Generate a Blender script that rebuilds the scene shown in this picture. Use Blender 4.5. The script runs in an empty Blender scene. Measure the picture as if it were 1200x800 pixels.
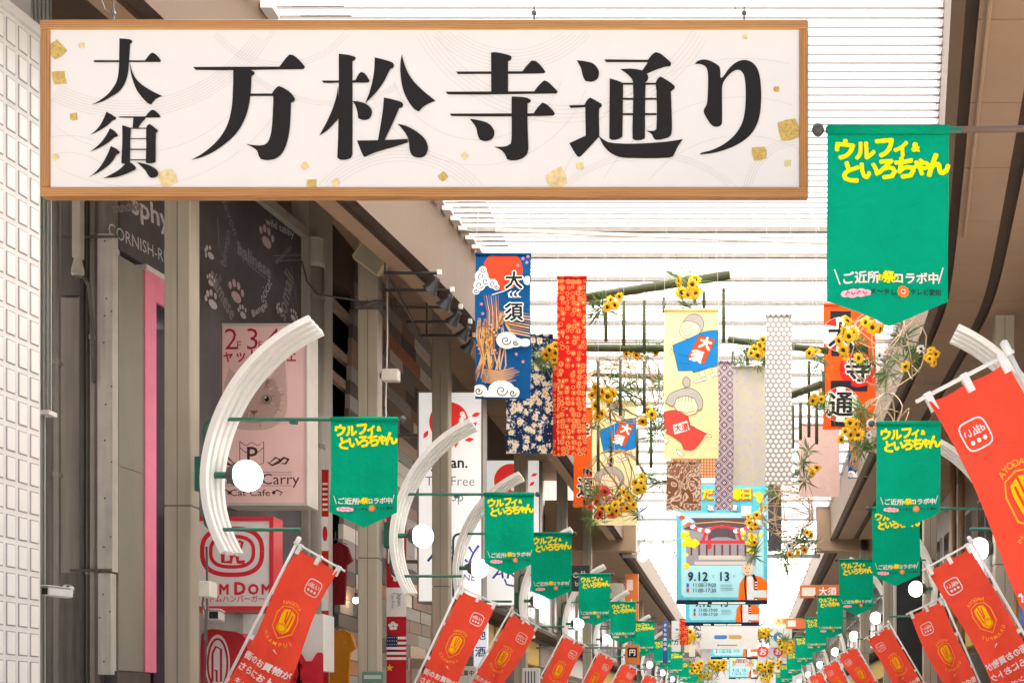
import bpy, bmesh, math, random
from mathutils import Vector, Matrix
R = math.radians
rnd = random.Random(7)
SC = bpy.context.scene
COL = SC.collection

# ------------------------------------------------------------------ camera, sky, sun, exposure
F, VX, VY, EYE = 1500.0, 875.0, 850.0, 1.6        # focal length in photo pixels, vanishing point, eye height
cd = bpy.data.cameras.new('camera'); cam = bpy.data.objects.new('camera', cd); COL.objects.link(cam)
cd.sensor_width = 36; cd.lens = 36 * F / 1200
cd.shift_x = (600 - VX) / 1200; cd.shift_y = (VY - 400) / 1200
cd.clip_end = 2000
cam.location = (0, 0, EYE); cam.rotation_euler = (R(90), 0, 0)
SC.camera = cam

SUN_EL, SUN_AZ = 62, 25          # degrees; azimuth from +Y (down the street) towards +X
wd = bpy.data.worlds.new('World'); SC.world = wd; wd.use_nodes = True
wn = wd.node_tree.nodes; bg = wn['Background']
sky = wn.new('ShaderNodeTexSky'); sky.sky_type = 'NISHITA'; sky.sun_disc = False
sky.sun_elevation = R(SUN_EL); sky.sun_rotation = R(SUN_AZ); sky.air_density = .4; sky.dust_density = 8; sky.ozone_density = .3
wd.node_tree.links.new(sky.outputs[0], bg.inputs[0]); bg.inputs[1].default_value = 0.12
sd = bpy.data.lights.new('sun', 'SUN'); sd.energy = 5.0; sd.angle = R(0.6); sd.color = (1, .96, .9)
sun = bpy.data.objects.new('sun', sd); COL.objects.link(sun)
d = Vector((math.sin(R(SUN_AZ)) * math.cos(R(SUN_EL)), math.cos(R(SUN_AZ)) * math.cos(R(SUN_EL)), math.sin(R(SUN_EL))))
sun.rotation_euler = d.to_track_quat('Z', 'Y').to_euler(); sun.location = (0, 30, 40)
vs = SC.view_settings
vs.view_transform = 'Standard'; vs.look = 'None'; vs.gamma = 1; vs.use_curve_mapping = False
vs.exposure = 1.62
SC.render.engine = 'CYCLES'
SC.cycles.use_denoising = True
SC.cycles.max_bounces = 10; SC.cycles.diffuse_bounces = 6; SC.cycles.transmission_bounces = 6
SC.cycles.sample_clamp_indirect = 6

def W(px, py, dd):
    return Vector(((px - VX) * dd / F, dd, EYE + (VY - py) * dd / F))

# ------------------------------------------------------------------ the street's line (it bends left towards the entrance)
def bend(y):
    t = 15.5 - y
    return -0.13 * (0.5 * (t + math.sqrt(t * t + 1.0)))
def cx(y): return -0.55 + bend(y)
HALF_ROOF, HALF_PILLAR, HALF_WALL = 2.84, 3.80, 5.0
H_ROOF, H_SOF, H_SOFL = EYE + 6.0, EYE + 5.1, EYE + 6.70

# ------------------------------------------------------------------ materials
MATS = {}
def new_mat(name):
    m = bpy.data.materials.new(name); m.use_nodes = True
    nt = m.node_tree; b = nt.nodes['Principled BSDF']
    return m, nt, b
def mk(name, col, rough=.6, var=.12, scale=6, metal=0.0, bump=0.0, streak=0.0, trans=0.0, spec=.4, fine=0.0, coat=0.0):
    if name in MATS: return MATS[name]
    m, nt, b = new_mat(name); N, L = nt.nodes, nt.links
    b.inputs['Roughness'].default_value = rough; b.inputs['Metallic'].default_value = metal
    b.inputs['Specular IOR Level'].default_value = spec
    if coat: b.inputs['Coat Weight'].default_value = coat
    tc = N.new('ShaderNodeTexCoord')
    n1 = N.new('ShaderNodeTexNoise'); n1.inputs['Scale'].default_value = scale; n1.inputs['Detail'].default_value = 8
    n1.inputs['Roughness'].default_value = .65
    L.new(tc.outputs['Object'], n1.inputs['Vector'])
    fac = n1.outputs['Fac']
    if streak:
        mp = N.new('ShaderNodeMapping'); mp.inputs['Scale'].default_value = (9, 9, .5)
        L.new(tc.outputs['Object'], mp.inputs[0])
        n2 = N.new('ShaderNodeTexNoise'); n2.inputs['Scale'].default_value = 2.2; n2.inputs['Detail'].default_value = 7
        L.new(mp.outputs[0], n2.inputs['Vector'])
        mx = N.new('ShaderNodeMix'); mx.data_type = 'FLOAT'; mx.inputs[0].default_value = streak
        L.new(fac, mx.inputs[2]); L.new(n2.outputs['Fac'], mx.inputs[3]); fac = mx.outputs[0]
    cr = N.new('ShaderNodeValToRGB')
    cr.color_ramp.elements[0].position = .3; cr.color_ramp.elements[1].position = .7
    cr.color_ramp.elements[0].color = (*[max(0, c * (1 - var)) for c in col], 1)
    cr.color_ramp.elements[1].color = (*[min(1, c * (1 + var)) for c in col], 1)
    L.new(fac, cr.inputs[0]); L.new(cr.outputs[0], b.inputs['Base Color'])
    if bump or fine:
        n3 = N.new('ShaderNodeTexNoise'); n3.inputs['Scale'].default_value = scale * 12 if not fine else fine; n3.inputs['Detail'].default_value = 4
        L.new(tc.outputs['Object'], n3.inputs['Vector'])
        bp = N.new('ShaderNodeBump'); bp.inputs['Strength'].default_value = bump or .15; bp.inputs['Distance'].default_value = .01
        L.new(n3.outputs['Fac'], bp.inputs['Height']); L.new(bp.outputs[0], b.inputs['Normal'])
    if trans:
        tr = N.new('ShaderNodeBsdfTranslucent'); L.new(cr.outputs[0], tr.inputs[0])
        ms = N.new('ShaderNodeMixShader'); ms.inputs[0].default_value = trans
        L.new(b.outputs[0], ms.inputs[1]); L.new(tr.outputs[0], ms.inputs[2])
        L.new(ms.outputs[0], N['Material Output'].inputs[0])
    MATS[name] = m; return m
def emit(name, col, s):
    if name in MATS: return MATS[name]
    m, nt, b = new_mat(name)
    b.inputs['Base Color'].default_value = (*col, 1); b.inputs['Emission Color'].default_value = (*col, 1)
    b.inputs['Emission Strength'].default_value = s
    MATS[name] = m; return m
def ink(name, col, rough=.7):          # flat print
    return mk('print ' + name, col, rough, .05, 30, spec=.15)
def cloth(name, col, trans=.35):
    key = 'cloth ' + name
    if key in MATS: return MATS[key]
    m = mk(key, col, .85, .10, 2.2, bump=.06, fine=160, trans=trans, spec=.1); nt = m.node_tree; N, L = nt.nodes, nt.links
    tc = next(n for n in N if n.type == 'TEX_COORD'); bp = next(n for n in N if n.type == 'BUMP')
    n4 = N.new('ShaderNodeTexNoise'); n4.inputs['Scale'].default_value = 7; n4.inputs['Detail'].default_value = 3; n4.inputs['Distortion'].default_value = 1.5; L.new(tc.outputs['Object'], n4.inputs['Vector'])
    b2 = N.new('ShaderNodeBump'); b2.inputs['Strength'].default_value = .45; b2.inputs['Distance'].default_value = .03; L.new(n4.outputs['Fac'], b2.inputs['Height']); L.new(bp.outputs[0], b2.inputs['Normal'])
    L.new(b2.outputs[0], next(n for n in N if n.type == 'BSDF_PRINCIPLED').inputs['Normal'])
    for n in N:
        if n.type == 'BSDF_TRANSLUCENT': L.new(b2.outputs[0], n.inputs['Normal'])
    return m

def hexc(r, g, b_):                      # sRGB 0-255 -> linear
    f = lambda c: (c / 255 / 12.92) if c <= 10.3 else ((c / 255 + .055) / 1.055) ** 2.4
    return (f(r), f(g), f(b_))

def fabric_nodes(name, build, trans=.3):
    m, nt, b = new_mat(name); N, L = nt.nodes, nt.links
    b.inputs['Roughness'].default_value = .9; b.inputs['Specular IOR Level'].default_value = .1
    tc = N.new('ShaderNodeTexCoord')
    def math_(op, a, c=None):
        n = N.new('ShaderNodeMath'); n.operation = op
        for i, v in enumerate((a, c)):
            if v is None: continue
            if isinstance(v, (int, float)): n.inputs[i].default_value = v
            else: L.new(v, n.inputs[i])
        return n.outputs[0]
    sx = N.new('ShaderNodeSeparateXYZ'); L.new(tc.outputs['Object'], sx.inputs[0])
    def ramp(fac, stops, interp='CONSTANT'):
        cr = N.new('ShaderNodeValToRGB'); cr.color_ramp.interpolation = interp
        e = cr.color_ramp.elements
        while len(e) < len(stops): e.new(.5)
        for i, (p, c) in enumerate(stops): e[i].position = p; e[i].color = (*c, 1)
        L.new(fac, cr.inputs[0]); return cr.outputs[0]
    def mixc(f, a, c):
        n = N.new('ShaderNodeMix'); n.data_type = 'RGBA'
        L.new(f, n.inputs[0])
        for k, v in ((6, a), (7, c)):
            if isinstance(v, tuple): n.inputs[k].default_value = (*v, 1)
            else: L.new(v, n.inputs[k])
        return n.outputs[2]
    def tex(kind, scale, out, **kw):
        n = N.new(kind); L.new(tc.outputs['Object'], n.inputs['Vector']); n.inputs['Scale'].default_value = scale
        for k, v in kw.items():
            if k in n.inputs: n.inputs[k].default_value = v
            else: setattr(n, k, v)
        return n.outputs[out]
    col = build(math_, ramp, mixc, tex, sx.outputs[0], sx.outputs[2])
    L.new(col, b.inputs['Base Color'])
    tr = N.new('ShaderNodeBsdfTranslucent'); L.new(col, tr.inputs[0])
    ms = N.new('ShaderNodeMixShader'); ms.inputs[0].default_value = trans
    L.new(b.outputs[0], ms.inputs[1]); L.new(tr.outputs[0], ms.inputs[2]); L.new(ms.outputs[0], N['Material Output'].inputs[0])
    MATS[name] = m; return m

def wood(name, c1, c2, axis='x', scale=3.0, rough=.45):
    if name in MATS: return MATS[name]
    m, nt, b = new_mat(name); N, L = nt.nodes, nt.links
    tc = N.new('ShaderNodeTexCoord'); mp = N.new('ShaderNodeMapping')
    s = {'x': (.35, 6, 6), 'z': (6, 6, .35), 'y': (6, .35, 6)}[axis]
    mp.inputs['Scale'].default_value = s; L.new(tc.outputs['Object'], mp.inputs[0])
    n = N.new('ShaderNodeTexNoise'); n.inputs['Scale'].default_value = scale; n.inputs['Detail'].default_value = 9; n.inputs['Distortion'].default_value = 1.2
    L.new(mp.outputs[0], n.inputs['Vector'])
    w = N.new('ShaderNodeTexWave'); w.wave_type = 'BANDS'; w.bands_direction = 'Z' if axis != 'z' else 'X'
    w.inputs['Scale'].default_value = scale * 1.4; w.inputs['Distortion'].default_value = 6; w.inputs['Detail'].default_value = 4
    L.new(mp.outputs[0], w.inputs['Vector'])
    mx = N.new('ShaderNodeMix'); mx.data_type = 'FLOAT'; mx.inputs[0].default_value = .45
    L.new(n.outputs['Fac'], mx.inputs[2]); L.new(w.outputs['Fac'], mx.inputs[3])
    cr = N.new('ShaderNodeValToRGB'); cr.color_ramp.elements[0].position = .25; cr.color_ramp.elements[1].position = .75
    cr.color_ramp.elements[0].color = (*c1, 1); cr.color_ramp.elements[1].color = (*c2, 1)
    L.new(mx.outputs[0], cr.inputs[0]); L.new(cr.outputs[0], b.inputs['Base Color'])
    b.inputs['Roughness'].default_value = rough
    bp = N.new('ShaderNodeBump'); bp.inputs['Strength'].default_value = .2; bp.inputs['Distance'].default_value = .004
    L.new(mx.outputs[0], bp.inputs['Height']); L.new(bp.outputs[0], b.inputs['Normal'])
    MATS[name] = m; return m

# ------------------------------------------------------------------ mesh builder
class MB:
    def __init__(self, mat=None):
        self.v, self.f, self.mi, self.mats = [], [], [], []; self.lay = 0; self.step = .0004
        if mat: self.use(mat)
    def use(self, mat):
        if mat not in self.mats: self.mats.append(mat)
        self.cur = self.mats.index(mat); return self
    def add(self, vs_, fs):
        o = len(self.v); self.v += [tuple(p) for p in vs_]
        for f in fs: self.f.append([i + o for i in f]); self.mi.append(self.cur)
        return self
    def quad(self, a, b, c, d_): return self.add([a, b, c, d_], [(0, 1, 2, 3)])
    def box(self, x0, x1, y0, y1, z0, z1, M=None):
        vs_ = [Vector((x, y, z)) for z in (z0, z1) for y in (y0, y1) for x in (x0, x1)]
        if M: vs_ = [M @ p for p in vs_]
        return self.add(vs_, [(0, 2, 3, 1), (4, 5, 7, 6), (0, 1, 5, 4), (2, 6, 7, 3), (0, 4, 6, 2), (1, 3, 7, 5)])
    def cbox(self, x0, x1, y0, y1, z0, z1, c=.01):          # box with chamfered edges facing the street
        x0, x1 = sorted((x0, x1)); vs_ = []
        for z, i in ((z0, c), (z0 + c, 0), (z1 - c, 0), (z1, c)):
            a0, a1, b0, b1 = x0 + i, x1 - i, y0 + i, y1 - i
            k = c
            vs_ += [(a0 + k, b0, z), (a1 - k, b0, z), (a1, b0 + k, z), (a1, b1 - k, z), (a1 - k, b1, z), (a0 + k, b1, z), (a0, b1 - k, z), (a0, b0 + k, z)]
        fs = [tuple(range(7, -1, -1)), tuple(range(24, 32))]
        for l in range(3):
            for i in range(8): fs.append((l * 8 + i, l * 8 + (i + 1) % 8, l * 8 + 8 + (i + 1) % 8, l * 8 + 8 + i))
        return self.add(vs_, fs)
    def tube(self, pts, r, n=8, caps=True):
        pts = [Vector(p) for p in pts]; rs = r if isinstance(r, (list, tuple)) else [r] * len(pts)
        vs_, fs = [], []; up = None
        for i, p in enumerate(pts):
            t = (pts[min(i + 1, len(pts) - 1)] - pts[max(i - 1, 0)]).normalized()
            if up is None: up = Vector((0, 0, 1)) if abs(t.z) < .9 else Vector((1, 0, 0))
            a = t.cross(up).normalized(); up = a.cross(t).normalized()
            for k in range(n):
                an = 2 * math.pi * k / n; vs_.append(p + (a * math.cos(an) + up * math.sin(an)) * rs[i])
        for i in range(len(pts) - 1):
            for k in range(n):
                fs.append((i * n + k, i * n + (k + 1) % n, (i + 1) * n + (k + 1) % n, (i + 1) * n + k))
        if caps: fs += [tuple(range(n - 1, -1, -1)), tuple(range((len(pts) - 1) * n, len(pts) * n))]
        return self.add(vs_, fs)
    def lathe(self, prof, origin=(0, 0, 0), axis='z', n=20):
        vs_, fs = [], []; o = Vector(origin)
        for (r, h) in prof:
            for k in range(n):
                a = 2 * math.pi * k / n; c, s = r * math.cos(a), r * math.sin(a)
                vs_.append(o + Vector({'z': (c, s, h), 'x': (h, c, s), 'y': (s, h, c)}[axis]))
        for i in range(len(prof) - 1):
            for k in range(n): fs.append((i * n + k, i * n + (k + 1) % n, (i + 1) * n + (k + 1) % n, (i + 1) * n + k))
        return self.add(vs_, fs)
    def sphere(self, c, r, n=20, m=12, sq=(1, 1, 1)):
        prof = [(max(1e-4, r * math.sin(math.pi * i / m)), -r * math.cos(math.pi * i / m)) for i in range(m + 1)]
        k0 = len(self.v); self.lathe(prof, (0, 0, 0), 'z', n)
        for i in range(k0, len(self.v)):
            x, y, z = self.v[i]; self.v[i] = (c[0] + x * sq[0], c[1] + y * sq[1], c[2] + z * sq[2])
        return self
    def flat(self, pts2, y=0.0):        # print in the local x/z plane facing -y; each layer a hair further out
        self.lay += 1; yy = y - self.lay * self.step
        a = sum(pts2[i][0] * pts2[(i + 1) % len(pts2)][1] - pts2[(i + 1) % len(pts2)][0] * pts2[i][1] for i in range(len(pts2)))
        if a < 0: pts2 = pts2[::-1]
        return self.add([(p[0], yy, p[1]) for p in pts2], [tuple(range(len(pts2)))])
    def rect(self, x0, x1, z0, z1, y=0.0): return self.flat([(x0, z0), (x1, z0), (x1, z1), (x0, z1)], y)
    def disc(self, x, z, rx, rz=None, n=24, y=0.0, a0=0, a1=360):
        rz = rx if rz is None else rz
        if a1 - a0 >= 360: P = [(x + rx * math.cos(2 * math.pi * k / n), z + rz * math.sin(2 * math.pi * k / n)) for k in range(n)]
        else: P = [(x + rx * math.cos(R(a0 + (a1 - a0) * k / n)), z + rz * math.sin(R(a0 + (a1 - a0) * k / n))) for k in range(n + 1)]
        return self.flat(P, y)
    def line(self, pts, w, y=0.0):                   # flat drawn line
        pts = [Vector(p) for p in pts]; ws = w if isinstance(w, (list, tuple)) else [w] * len(pts)
        L_, R_ = [], []
        for i, p in enumerate(pts):
            t = (pts[min(i + 1, len(pts) - 1)] - pts[max(i - 1, 0)]); t = t / max(t.length, 1e-9)
            nrm = Vector((-t.y, t.x)) * ws[i] / 2
            L_.append(p + nrm); R_.append(p - nrm)
        self.lay += 1; yy = y - self.lay * self.step; n = len(pts)
        vs_ = [(p.x, yy, p.y) for p in L_] + [(p.x, yy, p.y) for p in R_]
        return self.add(vs_, [(i, n + i, n + i + 1, i + 1) for i in range(n - 1)])
    def text(self, s, x, z, size, bold=0.0, rot=0.0, align='CENTER', sx=1.0, y=0.0, shear=0.0):
        vs_, fs = text_mesh(s, bold if bold <= .012 else 0.0, align, shear)
        offs = [(0, 0)]
        if bold > .012:          # thicken by printing the glyph again around itself
            n_ = 8 if bold > .03 else 5
            offs += [(bold * math.cos(2 * math.pi * i / n_ + .3), bold * math.sin(2 * math.pi * i / n_ + .3)) for i in range(n_)]
        self.lay += 1; c, n = math.cos(R(rot)), math.sin(R(rot))
        for j, (oa, ob) in enumerate(offs):
            yy = y - self.lay * self.step - (len(offs) - j) * .00004
            out = []
            for (a, b) in vs_:
                a, b = (a + oa) * size * sx, (b + ob) * size
                out.append((x + a * c - b * n, yy, z + a * n + b * c))
            self.add(out, fs)
        return self
    def refine(self, maxlen):          # cut long edges so print follows the folds of its cloth
        me = self.mesh('tmp'); bm = bmesh.new(); bm.from_mesh(me); bpy.data.meshes.remove(me)
        bmesh.ops.triangulate(bm, faces=bm.faces[:])
        for _ in range(6):
            es = [e for e in bm.edges if e.calc_length() > maxlen]
            if not es: break
            bmesh.ops.subdivide_edges(bm, edges=es, cuts=1); bmesh.ops.triangulate(bm, faces=[f for f in bm.faces if len(f.verts) > 3])
        bm.verts.index_update(); self.v = [tuple(v.co) for v in bm.verts]; self.f = [[v.index for v in f.verts] for f in bm.faces]; self.mi = [f.material_index for f in bm.faces]; bm.free(); return self
    def warp(self, fn):
        self.v = [fn(*p) for p in self.v]; return self
    def mesh(self, name, smooth=False):
        me = bpy.data.meshes.new(name); me.from_pydata(self.v, [], self.f)
        for m in self.mats: me.materials.append(m)
        me.polygons.foreach_set('material_index', self.mi)
        if smooth: me.polygons.foreach_set('use_smooth', [True] * len(me.polygons))
        me.update(); return me
    def build(self, name, parent=None, smooth=False, loc=None):
        o = bpy.data.objects.new(name, self.mesh(name, smooth)); COL.objects.link(o)
        if parent: o.parent = parent
        if loc is not None: o.location = loc
        return o

_TX = {}
def text_mesh(s, bold, align, shear):
    key = (s, bold, align, shear)
    if key in _TX: return _TX[key]
    cu = bpy.data.curves.new('t', 'FONT'); cu.body = s; cu.size = 1; cu.offset = bold; cu.align_x = align; cu.align_y = 'CENTER'
    cu.resolution_u = 2; cu.shear = shear
    o = bpy.data.objects.new('t', cu); COL.objects.link(o)
    dg = bpy.context.evaluated_depsgraph_get(); dg.update()
    me = bpy.data.meshes.new_from_object(o.evaluated_get(dg))
    vs_ = [(v.co.x, v.co.y) for v in me.vertices]
    if vs_:
        zc = (min(p[1] for p in vs_) + max(p[1] for p in vs_)) / 2
        vs_ = [(a, b - zc) for a, b in vs_]
    fs = [tuple(p.vertices) if p.normal.z >= 0 else tuple(reversed(p.vertices)) for p in me.polygons]
    bpy.data.objects.remove(o); bpy.data.curves.remove(cu); bpy.data.meshes.remove(me)
    _TX[key] = (vs_, fs); return _TX[key]

def smooth_poly(pts, corner=48, sub=4):
    P = [Vector(p) for p in pts]; n = len(P); out = []
    def is_corner(i):
        a = P[i] - P[i - 1]; b = P[(i + 1) % n] - P[i]
        return a.length < 1e-9 or b.length < 1e-9 or math.degrees(a.angle(b)) > corner
    C = [is_corner(i) for i in range(n)]
    for i in range(n):
        p1, p2 = P[i], P[(i + 1) % n]
        p0 = p1 * 2 - p2 if C[i] else P[i - 1]
        p3 = p2 * 2 - p1 if C[(i + 1) % n] else P[(i + 2) % n]
        L_ = (p2 - p1).length
        m1 = (p2 - p0); m2 = (p3 - p1)
        if m1.length > 0: m1 = m1 / m1.length * L_
        if m2.length > 0: m2 = m2 / m2.length * L_
        for k in range(sub):
            t = k / sub; t2, t3 = t * t, t * t * t
            out.append(p1 * (2 * t3 - 3 * t2 + 1) + m1 * (t3 - 2 * t2 + t) + p2 * (-2 * t3 + 3 * t2) + m2 * (t3 - t2))
    return [(p.x, p.y) for p in out]
def pts(s): return [tuple(float(c) for c in q.split(',')) for q in s.split()]

# ------------------------------------------------------------------ things
def tag(o, label, cat, group=None):
    o['label'] = label; o['category'] = cat
    if group: o['group'] = group
    return o
def thing(name, label, cat, loc=(0, 0, 0), rz=0.0, group=None):
    o = bpy.data.objects.new(name, None); COL.objects.link(o); o.empty_display_size = .1
    o.location = loc; o.rotation_euler = (0, 0, rz)
    return tag(o, label, cat, group)
def struct(o): o['kind'] = 'structure'; return o
def copy_tree(o, parent=None):
    c = o.copy(); COL.objects.link(c); c.parent = parent
    for ch in list(o.children): copy_tree(ch, c)
    return c
ORD = ['first', 'second', 'third', 'fourth', 'fifth', 'sixth', 'seventh', 'eighth', 'ninth', 'tenth', 'eleventh', 'twelfth', 'thirteenth', 'fourteenth', 'fifteenth', 'sixteenth']

# ------------------------------------------------------------------ the setting: ground, roof, soffits
m_asphalt = mk('paving', (.42, .39, .35), .8, .2, 2, bump=.3)
g = MB(m_asphalt); g.quad((-300, -300, 0), (300, -300, 0), (300, 600, 0), (-300, 600, 0))
struct(g.build('ground'))

m_sheet, nt, b = new_mat('milky roof sheet')
tr = nt.nodes.new('ShaderNodeBsdfTranslucent'); tr.inputs[0].default_value = (.93, .92, .9, 1)
b.inputs['Base Color'].default_value = (.85, .84, .82, 1); b.inputs['Roughness'].default_value = .4
ms = nt.nodes.new('ShaderNodeMixShader'); ms.inputs[0].default_value = .82
nt.links.new(b.outputs[0], ms.inputs[1]); nt.links.new(tr.outputs[0], ms.inputs[2]); nt.links.new(ms.outputs[0], nt.nodes['Material Output'].inputs[0])
m_lip = mk('grey aluminium lip', (.19, .18, .17), .5, .1, 4)
m_alu = mk('pale aluminium', (.62, .60, .57), .45, .06, 4)
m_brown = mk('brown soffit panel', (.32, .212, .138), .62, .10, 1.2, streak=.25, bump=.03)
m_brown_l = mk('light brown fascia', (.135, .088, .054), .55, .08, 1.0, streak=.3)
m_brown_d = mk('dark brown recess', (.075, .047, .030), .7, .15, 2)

roof = thing('arcade_roof', 'long white translucent louvred roof over the shopping street', 'roof', (0, 20, H_ROOF))
sl = MB(m_sheet)
hw = HALF_ROOF
sl.quad((-hw, 0, 0), (hw, 0, 0), (hw, .150, .022), (-hw, .150, .022))
sl.use(m_lip); sl.box(-hw, hw, -.006, 0, -.013, .006)
slat_me = sl.mesh('roof_slat')
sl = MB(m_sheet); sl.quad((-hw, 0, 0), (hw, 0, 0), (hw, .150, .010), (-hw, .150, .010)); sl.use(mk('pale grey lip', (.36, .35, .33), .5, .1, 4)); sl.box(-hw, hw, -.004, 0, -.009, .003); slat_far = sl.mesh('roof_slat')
y = 7.6; k = 0
while y < 35:
    o = bpy.data.objects.new('roof_slat', slat_me if y < 16.0 else slat_far); COL.objects.link(o); o.parent = roof
    o.location = (cx(y) + .006 * math.sin(k * 2.1), y - 20, 0.001 * rnd.uniform(-1, 1)); o.rotation_euler = (0, 0, .0012 * rnd.uniform(-1, 1))
    y += .148; k += 1
pl = MB(m_sheet); pl.quad((-hw, 0, 0), (hw, 0, 0), (hw, 1.98, .02), (-hw, 1.98, .02))
pl.use(m_lip); pl.box(-hw, hw, -.03, 0, -.02, .02)
pan_me = pl.mesh('roof_panel'); y = 36.4
while y < 96:
    o = bpy.data.objects.new('roof_panel', pan_me); COL.objects.link(o); o.parent = roof; o.location = (cx(y), y - 20, -.15); y += 2.0
pur = MB(mk('grey purlin', (.30, .29, .27), .5, .1, 3)); pur.box(-hw + .02, hw - .02, -.028, .028, -.085, -.03); pur_me = pur.mesh('purlin_shadow_bar')  # grey bars below the sheet stand in for shadows of purlins above it
for y in (15.35, 16.2, 17.05, 18.0, 18.9, 19.8, 20.7, 21.7, 22.6, 23.6, 24.6, 25.6, 26.7, 27.8, 29, 30.2, 31.4, 32.6, 33.8):
    o = bpy.data.objects.new('purlin_shadow_bar', pur_me); COL.objects.link(o); o.parent = roof; o.location = (cx(y), y - 20, 0)
# stepped ends of the louvres along the roof edge
st = MB(m_alu); st.box(0, .10, 0, .17, -.075, -.014)
st_me = st.mesh('edge_bracket')
for i in range(76):
    y = 8.2 + i * .296
    o = bpy.data.objects.new('edge_bracket', st_me); COL.objects.link(o); o.parent = roof; o.location = (cx(y) - hw + .02, y - 20, 0)

def soffit(side):
    word = 'left' if side < 0 else 'right'
    t = thing('arcade_canopy', f'brown panelled canopy between the white roof and the shopfronts on the {word}', 'canopy', (0, 20, H_SOF), group=None)
    ys = [6.8 + i * .5 for i in range(58)]            # to 35.3
    fa = MB(m_brown_l)
    def X(y, off): return cx(y) + side * (HALF_ROOF + off)
    def strip(mb, o0, z0, o1, z1, ys_):
        for a, b_ in zip(ys_, ys_[1:]):
            q = [(X(a, o0), a - 20, z0), (X(b_, o0), b_ - 20, z0), (X(b_, o1), b_ - 20, z1), (X(a, o1), a - 20, z1)]
            mb.add(q, [(0, 1, 2, 3)])
    dz = H_ROOF - H_SOF
    strip(fa, -.01, dz + .25, .0, 0, ys)
    if side < 0:
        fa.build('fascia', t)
        gr = MB(m_brown_d); strip(gr, 0, 0, .02, .06, ys); strip(gr, .02, .06, .2, .06, ys); strip(gr, .2, .06, .2, 0, ys); gr.build('shadow_gap', t)
        lb = MB(m_brown); strip(lb, .2, 0, .4, 0, ys); strip(lb, .4, 0, .4, 1.63, ys); lb.build('low_beam', t)
        rows = ((.4, 1.2, 1.60), (1.21, 2.6, 1.60))
    else:
        strip(fa, .0, 0, .10, -.02, ys); fa.build('fascia', t)
        gr = MB(m_brown_d); strip(gr, .10, -.02, .10, .06, ys); strip(gr, .10, .06, .2, .06, ys); strip(gr, .2, .06, .2, 0, ys); gr.build('shadow_gap', t)
        gr = MB(m_brown_d); strip(gr, .62, .0, .62, .06, ys); strip(gr, .62, .06, .75, .06, ys); strip(gr, .75, .06, .75, 0, ys); gr.build('shadow_gap', t)
        rows = ((.2, .62, 0), (.75, 2.16, 0))
    for (o0, o1, zz) in rows:
        y = 6.8
        while y < 35:
            ya, yb = y + .006, y + 1.22
            p = MB(m_brown); n = 3
            yy = [ya + (yb - ya) * i / n for i in range(n + 1)]
            strip(p, o0, zz, o1, zz, yy)
            for yk in (ya, yb):
                p.add([(X(yk, o0), yk - 20, zz), (X(yk, o1), yk - 20, zz), (X(yk, o1), yk - 20, zz + .05), (X(yk, o0), yk - 20, zz + .05)], [(0, 1, 2, 3)])
            o = p.build('soffit_panel', t); o.location.z = rnd.uniform(-.004, .004); y += 1.228
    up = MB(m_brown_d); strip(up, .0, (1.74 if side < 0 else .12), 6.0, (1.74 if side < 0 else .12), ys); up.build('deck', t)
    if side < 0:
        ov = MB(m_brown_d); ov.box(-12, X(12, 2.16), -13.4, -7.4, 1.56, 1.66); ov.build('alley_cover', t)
    cp = MB(m_brown if side > 0 else m_brown_d)
    cp.tube([(X(y, .27), y - 20, -.02) for y in ys if y < 13.4] if side > 0 else [(X(y, 1.2), y - 20, 1.58) for y in ys if y < 20], .018 if side > 0 else .014, 6)
    cp.build('conduit', t)
    # second arcade section beyond the cross beam
    y2 = [35.9 + i * 4 for i in range(16)]
    f2 = MB(m_brown_l); strip(f2, .0, dz, .0, .0, y2); strip(f2, 0, 0, .15, 0, y2); f2.build('fascia', t)
    f3 = MB(m_brown_d); strip(f3, .15, 0, .15, .1, y2); strip(f3, .15, .1, .4, .1, y2); strip(f3, .4, .1, .4, 0, y2); f3.build('shadow_gap', t)
    f4 = MB(m_brown); strip(f4, .4, 0, 2.16, 0, y2); f4.build('soffit_panel', t)
    cb = MB(m_brown)
    xa, xb = sorted((X(36, -.35), X(36, 2.16)))
    cb.box(xa, xb, 15.2, 15.75, -.28, dz + .2); cb.build('cross_beam', t)
    return t
soffit(-1); soffit(1)

# hanging rail under the roof
ra = MB(mk('off white rail', (.75, .68, .6), .5, .05, 3)); ra.tube([W(581, 270, 14.2), W(980, 285, 14.0)], .024, 8)
for px in (585, 960):
    p = W(px, 270, 14.2); ra.tube([p, (p.x - .2, p.y, H_ROOF - .02)], .003, 4)
tag(ra.build('hanging_rail'), 'thin pale rail strung on wires under the white roof', 'rail')

# ------------------------------------------------------------------ the big hanging sign
SD = 7.6; S = SD / F
def SP(px, py): return ((px - 498.5) * S, (232 - py) * S)     # local x, z with origin at the bottom centre of the sign
o0 = W(498.5, 232, SD)
sign = thing('hanging_sign', 'big white hanging sign with black brush lettering in a wooden frame', 'sign', o0)
m_wood = wood('golden frame wood', (.33, .145, .042), (.50, .26, .09), 'x', 3)
m_woodv = wood('golden frame wood upright', (.31, .135, .04), (.47, .24, .082), 'z', 3)
x0, z0 = SP(50, 232); x1, z1 = SP(947, 26); fw = 10.5 * S
fr = MB(m_wood)
for (za, zb) in ((z0, z0 + fw), (z1 - fw, z1)):
    fr = MB(m_wood); fr.cbox(x0, x1, -.030, .045, za, zb, .005); fr.build('frame_rail', sign)
for (xa, xb) in ((x0 - .001, x0 + fw), (x1 - fw, x1 + .001)):
    fr = MB(m_woodv); fr.cbox(xa, xb, -.028, .045, z0 + fw + .0005, z1 - fw - .0005, .006); fr.build('frame_stile', sign)
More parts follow.
